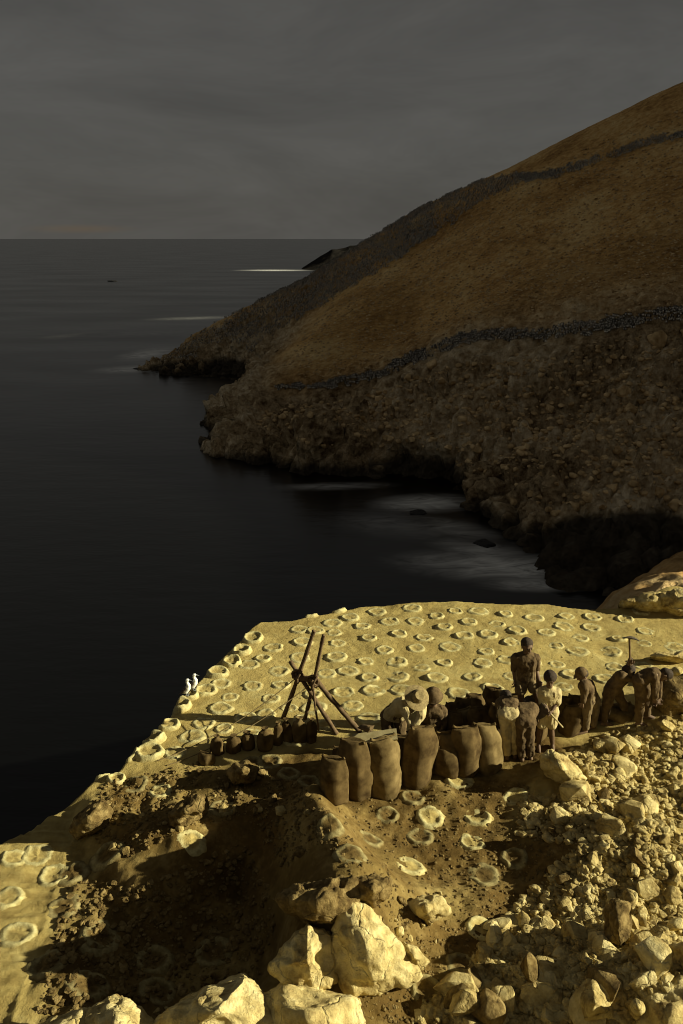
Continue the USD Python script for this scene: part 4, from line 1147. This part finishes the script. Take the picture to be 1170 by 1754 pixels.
def finish(man, edge=.026, it=8, folds=0.0, seed=0):
    man = man.refine_to_length(edge)
    me = man.to_mesh()
    t_ = trimesh.Trimesh(me.vert_properties[:, :3], me.tri_verts, process=True)
    v0 = np.array(t_.vertices)
    trimesh.smoothing.filter_taubin(t_, lamb=.5, nu=.53, iterations=it)
    mv = np.array(t_.vertices) - v0
    far = np.linalg.norm(mv, axis=1) > .03
    t_ = trimesh.Trimesh(np.where(far[:, None] | ~np.isfinite(mv).all(1)[:, None], v0, v0 + np.nan_to_num(mv)), t_.faces, process=False)
    if folds:
        v = np.array(t_.vertices)
        t_ = trimesh.Trimesh(v + np.array(t_.vertex_normals) * ((ridged(v * np.array([9, 9, 5]), 3, seed) - .6) * folds)[:, None], t_.faces, process=False)
    return t_


def hand(w, d, side, scale=1.0):
    """A palm and five curled fingers at wrist w, pointing along d; side is the thumb's direction."""
    d = unit(d)
    s_ = unit(np.asarray(side, float) - d * np.dot(side, d))
    n_ = np.cross(d, s_)
    k = scale
    out = hull((w, .026 * k), (w + d * .085 * k + s_ * .030 * k, .015 * k), (w + d * .085 * k - s_ * .030 * k, .014 * k))
    for i, ln in enumerate((.072, .082, .076, .058)):
        b0 = w + d * .088 * k + s_ * (.031 - .0205 * i) * k
        b1 = b0 + (d * .8 + n_ * .6) * ln * .52 * k
        b2 = b1 + (d * .1 + n_ * .95) * ln * .45 * k
        out = out + cap(b0, .0095 * k, b1, .0088 * k) + cap(b1, .0088 * k, b2, .0078 * k)
    t0 = w + d * .03 * k + s_ * .024 * k
    t1 = t0 + (d * .5 + s_ * .8 + n_ * .2) * .038 * k
    t2 = t1 + (d * .75 + s_ * .1 + n_ * .6) * .034 * k
    return out + cap(t0, .013 * k, t1, .0105 * k) + cap(t1, .0105 * k, t2, .009 * k)


def person(label, J, face, foot, top=None, legs=None, hat=None, skin=M_SKIN, hair=True, sleeves=True, short=False, s=1.0, seed=0):
    """J: joints as 3-D points. The body is one mesh; clothes, hair and hat follow it as separate meshes."""
    face, foot = unit(face), unit(foot)
    j = {k: np.asarray(v, float) for k, v in J.items()}
    upv = unit(j["head"] - j["neck"])
    face = unit(face - upv * np.dot(face, upv))
    sd = np.cross(face, upv)
    hd = j["head"]
    head = hull((hd + upv * .035 * s - face * .012 * s, .088 * s), (hd - face * .02 * s + upv * .0 * s, .086 * s), (hd + face * .025 * s - upv * .005 * s, .075 * s), (hd + face * .045 * s - upv * .085 * s, .040 * s), (hd - upv * .05 * s, .060 * s))
    head = head + hull((hd + face * .095 * s + upv * .012 * s, .012 * s), (hd + face * .112 * s - upv * .030 * s, .014 * s), (hd + face * .088 * s - upv * .032 * s, .019 * s))
    head = head + hull((hd + face * .088 * s + sd * .035 * s + upv * .028 * s, .013 * s), (hd + face * .088 * s - sd * .035 * s + upv * .028 * s, .013 * s))
    head = head + hull((hd + face * .086 * s + sd * .020 * s - upv * .062 * s, .012 * s), (hd + face * .086 * s - sd * .020 * s - upv * .062 * s, .012 * s))
    for q_ in (-1, 1):
        head = head + hull((hd + sd * q_ * .088 * s + upv * .012 * s, .014 * s), (hd + sd * q_ * .092 * s - upv * .022 * s, .011 * s))
    up_t = unit(j["neck"] - j["pelvis"])
    chest = j["neck"] * .72 + j["pelvis"] * .28
    belly = j["neck"] * .36 + j["pelvis"] * .64
    sw = unit(j["shR"] - j["shL"])
    torso = lambda e_: (hull((j["shL"] * .9 + j["shR"] * .1, .062 * s + e_), (j["shR"] * .9 + j["shL"] * .1, .062 * s + e_), (chest + sw * .075 * s, .105 * s + e_), (chest - sw * .075 * s, .105 * s + e_), (j["neck"] - up_t * .05 * s, .06 * s + e_))
                        + hull((chest + sw * .07 * s, .105 * s + e_), (chest - sw * .07 * s, .105 * s + e_), (belly + sw * .055 * s, .10 * s + e_), (belly - sw * .055 * s, .10 * s + e_)))
    hips = lambda e_: hull((belly + sw * .05 * s, .098 * s + e_), (belly - sw * .05 * s, .098 * s + e_), (j["hipL"], .095 * s + e_), (j["hipR"], .095 * s + e_))
    body = head + cap(j["neck"] - up_t * .03 * s, .062 * s, hd - upv * .04 * s, .055 * s) + torso(0) + hips(0)
    hands = None
    for q_ in "LR":
        sh, el, ha = j["sh" + q_], j["el" + q_], j["ha" + q_]
        body = body + cap(sh, .062 * s, el, .043 * s) + cap(el, .044 * s, ha, .029 * s)
        hip, kn, an = j["hip" + q_], j["kn" + q_], j["an" + q_]
        cf = an * .35 + kn * .65
        body = body + cap(hip, .088 * s, kn, .057 * s) + cap(kn, .055 * s, cf, .056 * s) + cap(cf, .056 * s, an, .037 * s)
        body = body + hull((an - (0, 0, .045 * s) - foot * .035 * s, .034 * s), (an - (0, 0, .05 * s) + foot * .10 * s, .036 * s), (an - (0, 0, .06 * s) + foot * .165 * s, .024 * s), (an, .036 * s))
        h_ = hand(ha, ha - el, np.cross(ha - el, up_t) * (1 if q_ == "L" else -1) + up_t * .3, s)
        hands = h_ if hands is None else hands + h_
    bm = finish(body, .026)
    hm = finish(hands, .008, 2)
    bmm = m3.Manifold(m3.Mesh(np.asarray(bm.vertices, np.float32), np.asarray(bm.faces, np.uint32)))
    hmm = m3.Manifold(m3.Mesh(np.asarray(hm.vertices, np.float32), np.asarray(hm.faces, np.uint32)))
    whole = bmm + hmm
    if whole.num_tri() > 50:
        me = whole.to_mesh()
        whole = trimesh.Trimesh(me.vert_properties[:, :3], me.tri_verts, process=False)
    else:
        whole = trimesh.util.concatenate([bm, hm])
    p = thing("person", label, "person", None)
    obj("body", whole, skin, p, smooth=60)
    for q_ in (-1, 1):
        e_ = trimesh.creation.icosphere(1, .013 * s)
        e_.apply_translation(hd + face * .088 * s + sd * q_ * .033 * s + upv * .005 * s)
        obj("eye", e_, M_HAIR, p, smooth=True)
    if top is not None:
        g_ = torso(.018) + hull((belly + sw * .05 * s, .118 * s), (belly - sw * .05 * s, .118 * s), (j["hipL"] * .8 + belly * .2, .112 * s), (j["hipR"] * .8 + belly * .2, .112 * s))
        for q_ in "LR":
            if sleeves:
                sh, el, ha = j["sh" + q_], j["el" + q_], j["ha" + q_]
                g_ = g_ + cap(sh, .082 * s, el, .064 * s)
                if sleeves == "long":
                    g_ = g_ + cap(el, .063 * s, el * .15 + ha * .85, .046 * s)
        obj("shirt", finish(g_, .020, 4, .050, seed), top, p, smooth=60)
    if legs is not None:
        g_ = hips(.016)
        for q_ in "LR":
            hip, kn, an = j["hip" + q_], j["kn" + q_], j["an" + q_]
            if short:
                g_ = g_ + cap(hip, .110 * s, hip * .25 + kn * .75, .088 * s)
            else:
                g_ = g_ + cap(hip, .108 * s, kn, .080 * s) + cap(kn, .080 * s, an * .85 + kn * .15, .064 * s)
        obj("trousers", finish(g_, .020, 4, .050, seed + 3), legs, p, smooth=60)
    if hair:
        g_ = hull((hd + upv * .050 * s - face * .025 * s, .096 * s * (1.25 if hair == "big" else 1)), (hd - face * .055 * s, .078 * s * (1.25 if hair == "big" else 1)), (hd - face * .05 * s - upv * .03 * s, .06 * s))
        obj("hair", finish(g_, .022, 3, .025, seed + 5), M_HAIR, p, smooth=60)
    if hat:
        kind, hm_ = hat
        ux, uy = sd, face
        a = np.linspace(0, 2 * np.pi, 28, endpoint=False)
        rb = {"brim": .205, "cap": .112, "round": .15}[kind] * s
        prof = {"brim": [(.0, .085), (.07, .10), (.095, .06), (.105, .02), (.15, .008), (.205, -.022), (.200, -.030), (.10, .0), (0, .0)],
                "cap": [(.0, .11), (.06, .10), (.10, .06), (.113, .0), (.10, -.005), (0, -.005)],
                "round": [(.0, .14), (.07, .13), (.118, .085), (.135, .02), (.165, -.02), (.160, -.03), (.10, -.01), (0, -.01)]}[kind]
        o_ = hd + upv * .055 * s
        v = np.array([[o_ + (ux * math.cos(t_) + uy * math.sin(t_)) * r_ * s + upv * (z_ + (.02 * math.sin(2 * t_ + 1) * (r_ > .12))) * s for t_ in a] for r_, z_ in prof]).reshape(-1, 3)
        f_ = []
        n_ = len(a)
        for i in range(len(prof) - 1):
            for k in range(n_):
                q0, q1 = i * n_ + k, i * n_ + (k + 1) % n_
                f_ += [(q0, q0 + n_, q1 + n_), (q0, q1 + n_, q1)]
        hp_ = obj("hat", trimesh.Trimesh(v, np.array(f_), process=False), hm_, p, smooth=40)
        if kind == "cap":
            obj("cap_peak", finish(hull((o_ + face * .10 * s + sd * .05 * s, .012), (o_ + face * .10 * s - sd * .05 * s, .012), (o_ + face * .17 * s - upv * .015 * s, .012)), .03, 2), hm_, p, smooth=True)
    return p


def joints(Y, **kw):
    out = {}
    for k, v in kw.items():
        if len(v) == 2:
            v = (*v, 0)
        out[k] = on_y(v[0], v[1], Y + v[2])
    for q_ in "LR":
        a_ = out["an" + q_]
        gz_ = ground(np.array([a_[0]]), np.array([a_[1]]))[0]
        out["an" + q_] = np.array([a_[0], a_[1], max(a_[2], gz_ + .07)]) if a_[2] - gz_ > .20 else np.array([a_[0], a_[1], gz_ + .075])
    return out


# the bending man in the pale brimmed hat, at the left end of the heap
Y = at(690, 1300)[1]
person("person in a brimmed straw hat with pale sleeves, bending over the tall front sacks", joints(Y, head=(712, 1196, -.30), neck=(702, 1203, -.16), shL=(687, 1203, -.10), shR=(722, 1202, -.14), elL=(699, 1228, -.30), haL=(705, 1242, -.40), elR=(721, 1226, -.34), haR=(708, 1245, -.42),
       pelvis=(672, 1222, .12), hipL=(664, 1226, .12), hipR=(684, 1228, .10), knL=(664, 1258, .06), knR=(688, 1260, .05), anL=(664, 1292, .10), anR=(690, 1294, .08)), (.25, -.8, -.55), (.2, -1, 0), M_PALECLOTH, M_DARKCLOTH, ("brim", M_STRAW), M_SKIN, sleeves="long", seed=1)
Y = at(742, 1290)[1] + .15
person("person in a dark round hat standing behind the bending man, back turned", joints(Y, head=(742, 1196, 0), neck=(742, 1209, .02), shL=(727, 1216, .02), shR=(757, 1216, .02), elL=(723, 1238, 0), haL=(728, 1256, -.10), elR=(758, 1240, 0), haR=(752, 1258, -.10),
       pelvis=(741, 1248, .03), hipL=(734, 1251, .03), hipR=(749, 1251, .03), knL=(733, 1276, 0), knR=(750, 1276, 0), anL=(733, 1300, .05), anR=(750, 1300, .05)), (.2, 1, -.15), (.1, 1, 0), M_DARKCLOTH, M_BROWNCLOTH, ("round", M_DARKCLOTH), M_SKIN, sleeves="long", seed=2)
# the man standing on the sacks
Y = at(893, 1262)[1] + .10
person("person standing high astride the sack heap, in dark shirt and dark shorts", joints(Y, head=(903, 1107, 0), neck=(901, 1119, .02), shL=(885, 1127, .02), shR=(916, 1127, .02), elL=(881, 1147, .04), haL=(882, 1164, -.02), elR=(918, 1147, .04), haR=(923, 1165, -.06),
       pelvis=(900, 1160, .02), hipL=(892, 1163, .02), hipR=(909, 1163, .02), knL=(892, 1189, -.06), knR=(917, 1185, -.08), anL=(893, 1214, 0), anR=(924, 1212, -.02)), (.25, -1, -.1), (.2, -1, 0), M_DARKCLOTH, M_BROWNCLOTH, None, M_SKIN, sleeves=True, short=True, seed=3)
# the two who lean against the heap below him
Y = at(872, 1302)[1]
person("person in pale trousers seen from behind, bent forward against the sack heap", joints(Y, head=(866, 1196, .50), neck=(868, 1201, .40), shL=(860, 1207, .34), shR=(883, 1206, .34), elL=(858, 1224, .40), haL=(864, 1236, .50), elR=(890, 1222, .40), haR=(888, 1236, .50),
       pelvis=(872, 1221, .06), hipL=(866, 1226, .04), hipR=(880, 1226, .04), knL=(867, 1262, 0), knR=(881, 1260, .03), anL=(868, 1298, .04), anR=(882, 1288, .10)), (-.1, 1, -.5), (.1, 1, 0), M_DARKCLOTH, M_PALECLOTH, None, M_SKIN, sleeves="long", seed=4)
Y = at(898, 1304)[1]
person("person in dark trousers bent forward beside the one in pale trousers", joints(Y, head=(904, 1206, .42), neck=(902, 1211, .32), shL=(890, 1216, .27), shR=(914, 1216, .27), elL=(887, 1232, .28), haL=(894, 1246, .30), elR=(915, 1232, .30), haR=(908, 1246, .30),
       pelvis=(899, 1231, .04), hipL=(893, 1235, .03), hipR=(906, 1235, .03), knL=(893, 1268, 0), knR=(906, 1266, .02), anL=(893, 1302, .05), anR=(908, 1298, .08)), (.1, 1, -.5), (-.1, 1, 0), M_DARKCLOTH, M_DARKCLOTH, None, M_SKIN, sleeves="long", seed=5)
# the shoveller
Y = at(936, 1284)[1]
person("person with bushy dark hair and pale clothes holding a shovel", joints(Y, head=(942, 1164, -.04), neck=(941, 1177, 0), shL=(930, 1184, 0), shR=(953, 1185, 0), elL=(929, 1202, -.04), haL=(937, 1214, -.14), elR=(954, 1203, -.04), haR=(946, 1217, -.14),
       pelvis=(939, 1217, .02), hipL=(934, 1220, .02), hipR=(946, 1220, .02), knL=(926, 1247, -.03), knR=(944, 1248, -.03), anL=(922, 1278, .03), anR=(946, 1277, .03)), (-.15, -1, -.45), (-.1, -1, 0), M_PALECLOTH, M_PALECLOTH, None, M_SKIN, hair="big", sleeves=True, short=True, s=.88, seed=6)
sh = thing("shovel", "shovel held slanting by the person with bushy hair", "shovel")
a, b = on_y(964, 1246, Y - .20), on_y(934, 1212, Y - .16)
obj("handle", tube(np.linspace(a, b, 8), .014, 8), M_PLANK, sh, smooth=True)
bl = trimesh.creation.box((.26, .18, .012)).subdivide().subdivide()
v = np.array(bl.vertices)
v[:, 1] *= 1 - .55 * smooth01((v[:, 0] - .02) / .11)
v[:, 2] += 1.6 * v[:, 1] ** 2
bl = trimesh.Trimesh(v, bl.faces)
d_ = unit(on_y(917, 1230, Y - .16) - b)
s_ = unit(np.cross(d_, (0, -.6, .8)))
T = np.eye(4)
T[:3, 0], T[:3, 1], T[:3, 2], T[:3, 3] = d_, s_, np.cross(d_, s_), b + d_ * .12
bl.apply_transform(T)
obj("blade", bl, M_IRON, sh, smooth=30)
# the man in a cap
Y = at(1008, 1252)[1]
person("person in a dark cap and jacket looking down, one pale trouser leg behind", joints(Y, head=(997, 1156, -.03), neck=(1001, 1167, 0), shL=(1000, 1173, -.12), shR=(1010, 1172, .14), elL=(1001, 1191, -.16), haL=(998, 1203, -.18), elR=(1016, 1190, .12), haR=(1003, 1203, .02),
       pelvis=(1014, 1199, 0), hipL=(1009, 1201, -.07), hipR=(1018, 1201, .07), knL=(1004, 1222, -.10), knR=(1017, 1224, .06), anL=(1002, 1246, -.06), anR=(1015, 1248, .05)), (-1, -.35, -.45), (-1, -.3, 0), M_DARKCLOTH, M_BROWNCLOTH, ("cap", M_DARKCLOTH), M_SKIN, sleeves="long", s=.9, seed=7)
# the pick swinger
Y = at(1050, 1236)[1]
person("person in dark clothes stooping with a pickaxe raised upright", joints(Y, head=(1077, 1150, -.02), neck=(1070, 1155, 0), shL=(1064, 1158, -.13), shR=(1070, 1154, .13), elL=(1080, 1163, -.13), haL=(1079, 1145, -.06), elR=(1082, 1158, .12), haR=(1080, 1138, -.02),
       pelvis=(1048, 1178, 0), hipL=(1044, 1182, -.07), hipR=(1054, 1182, .07), knL=(1040, 1206, -.08), knR=(1066, 1204, .06), anL=(1035, 1230, -.05), anR=(1069, 1230, .05)), (1, -.2, -.5), (1, -.1, 0), M_DARKCLOTH, M_DARKCLOTH, None, M_SKIN, sleeves="long", s=.95, seed=8)
pk = thing("pickaxe", "pickaxe held upright above the stooping digger", "pickaxe")
a, b = on_y(1080, 1150, Y - .06), on_y(1078, 1092, Y - .04)
obj("handle", tube(np.linspace(a, b, 8), np.linspace(.014, .018, 8), 8), M_WOOD, pk, smooth=True)
k = np.linspace(-1, 1, 15)
e0, e1 = on_y(1068, 1093, Y - .06), on_y(1095, 1098, Y - .02)
p = (e0 + e1)[None] / 2 + (e1 - e0)[None] / 2 * k[:, None]
p[:, 2] += .035 * (1 - k ** 2)
obj("head", tube(p, .026 - .018 * np.abs(k) ** 1.4, 8), M_IRON, pk, smooth=True)
# the bent digger at the right
Y = at(1100, 1238)[1]
person("person in dark clothes bent double with a level back, reaching to the ground", joints(Y, head=(1138, 1156, -.02), neck=(1128, 1154, 0), shL=(1120, 1158, -.12), shR=(1124, 1155, .12), elL=(1122, 1178, -.14), haL=(1122, 1196, -.14), elR=(1128, 1176, .08), haR=(1128, 1194, .04),
       pelvis=(1097, 1160, 0), hipL=(1095, 1164, -.08), hipR=(1100, 1163, .08), knL=(1097, 1196, -.08), knR=(1108, 1194, .08), anL=(1095, 1230, -.06), anR=(1107, 1229, .06)), (.75, -.4, -.75), (1, -.15, 0), M_DARKCLOTH, M_DARKCLOTH, None, M_SKIN, sleeves="long", s=.95, seed=9)

# ------------------------------------------------------------------ two boobies on the rim
def booby(px, py, head_px, turn, label, seed):
    g_ = on_z(px, py, H0 + .06)
    q = lambda dx, up_: g_ + np.array([dx, 0, up_])
    p_ = thing("booby", label, "bird", None)
    H_ = 0.36
    t_ = turn
    neck = hull((q(.050 * t_, .15), .048), (q(.066 * t_, .205), .040)) + hull((q(.066 * t_, .205), .040), (q(.040 * t_, .275), .024)) + hull((q(.040 * t_, .275), .024), (q(.046 * t_, .315), .029)) + hull((q(.046 * t_, .315), .030), (q(.062 * t_, .320), .026))
    belly_ = hull((q(.050 * t_, .15), .050), (q(.010 * t_, .085), .046)) + hull((q(.010 * t_, .085), .044), (q(-.03 * t_, .06), .026))
    obj("body", finish(neck + belly_, .012, 5), M_WHITE, p_, smooth=True)
    for sg_ in (-1, 1):
        o_ = np.array([0, .036 * sg_, 0])
        w_ = hull((q(.030 * t_, .165) + o_, .026), (q(-.02 * t_, .115) + o_, .030), (q(-.085 * t_, .045) + o_ * .7, .012))
        obj("wing", finish(w_, .012, 4), M_WING, p_, smooth=True)
        lg = hull((q(.012 * t_, .055) + o_ * .7, .009), (q(.018 * t_, .012) + o_ * .7, .007)) + hull((q(.018 * t_, .008) + o_ * .7, .007), (q(.055 * t_, .006) + o_ * 1.1, .006), (q(.055 * t_, .006) + o_ * .4, .006))
        obj("leg", finish(lg, .012, 1), M_BILL, p_, smooth=True)
        ey = trimesh.creation.icosphere(1, .005)
        ey.apply_translation(q(.070 * t_, .325) + np.array([0, .023 * sg_, 0]))
        obj("eye", ey, M_HAIR, p_, smooth=True)
    obj("tail", finish(hull((q(-.07 * t_, .05), .018), (q(-.125 * t_, .012), .008)), .012, 2), M_WING, p_, smooth=True)
    obj("bill", finish(hull((q(.080 * t_, .318), .013), (q(.135 * t_, .308), .004)), .01, 1), M_BILL, p_, smooth=True)


booby(318, 1191, None, 1, "white-headed seabird with brown wings, left and nearer of the pair on the rim", 1)
booby(330, 1182, None, 1, "white-headed seabird standing taller behind the other on the rim, bill to the right", 2)
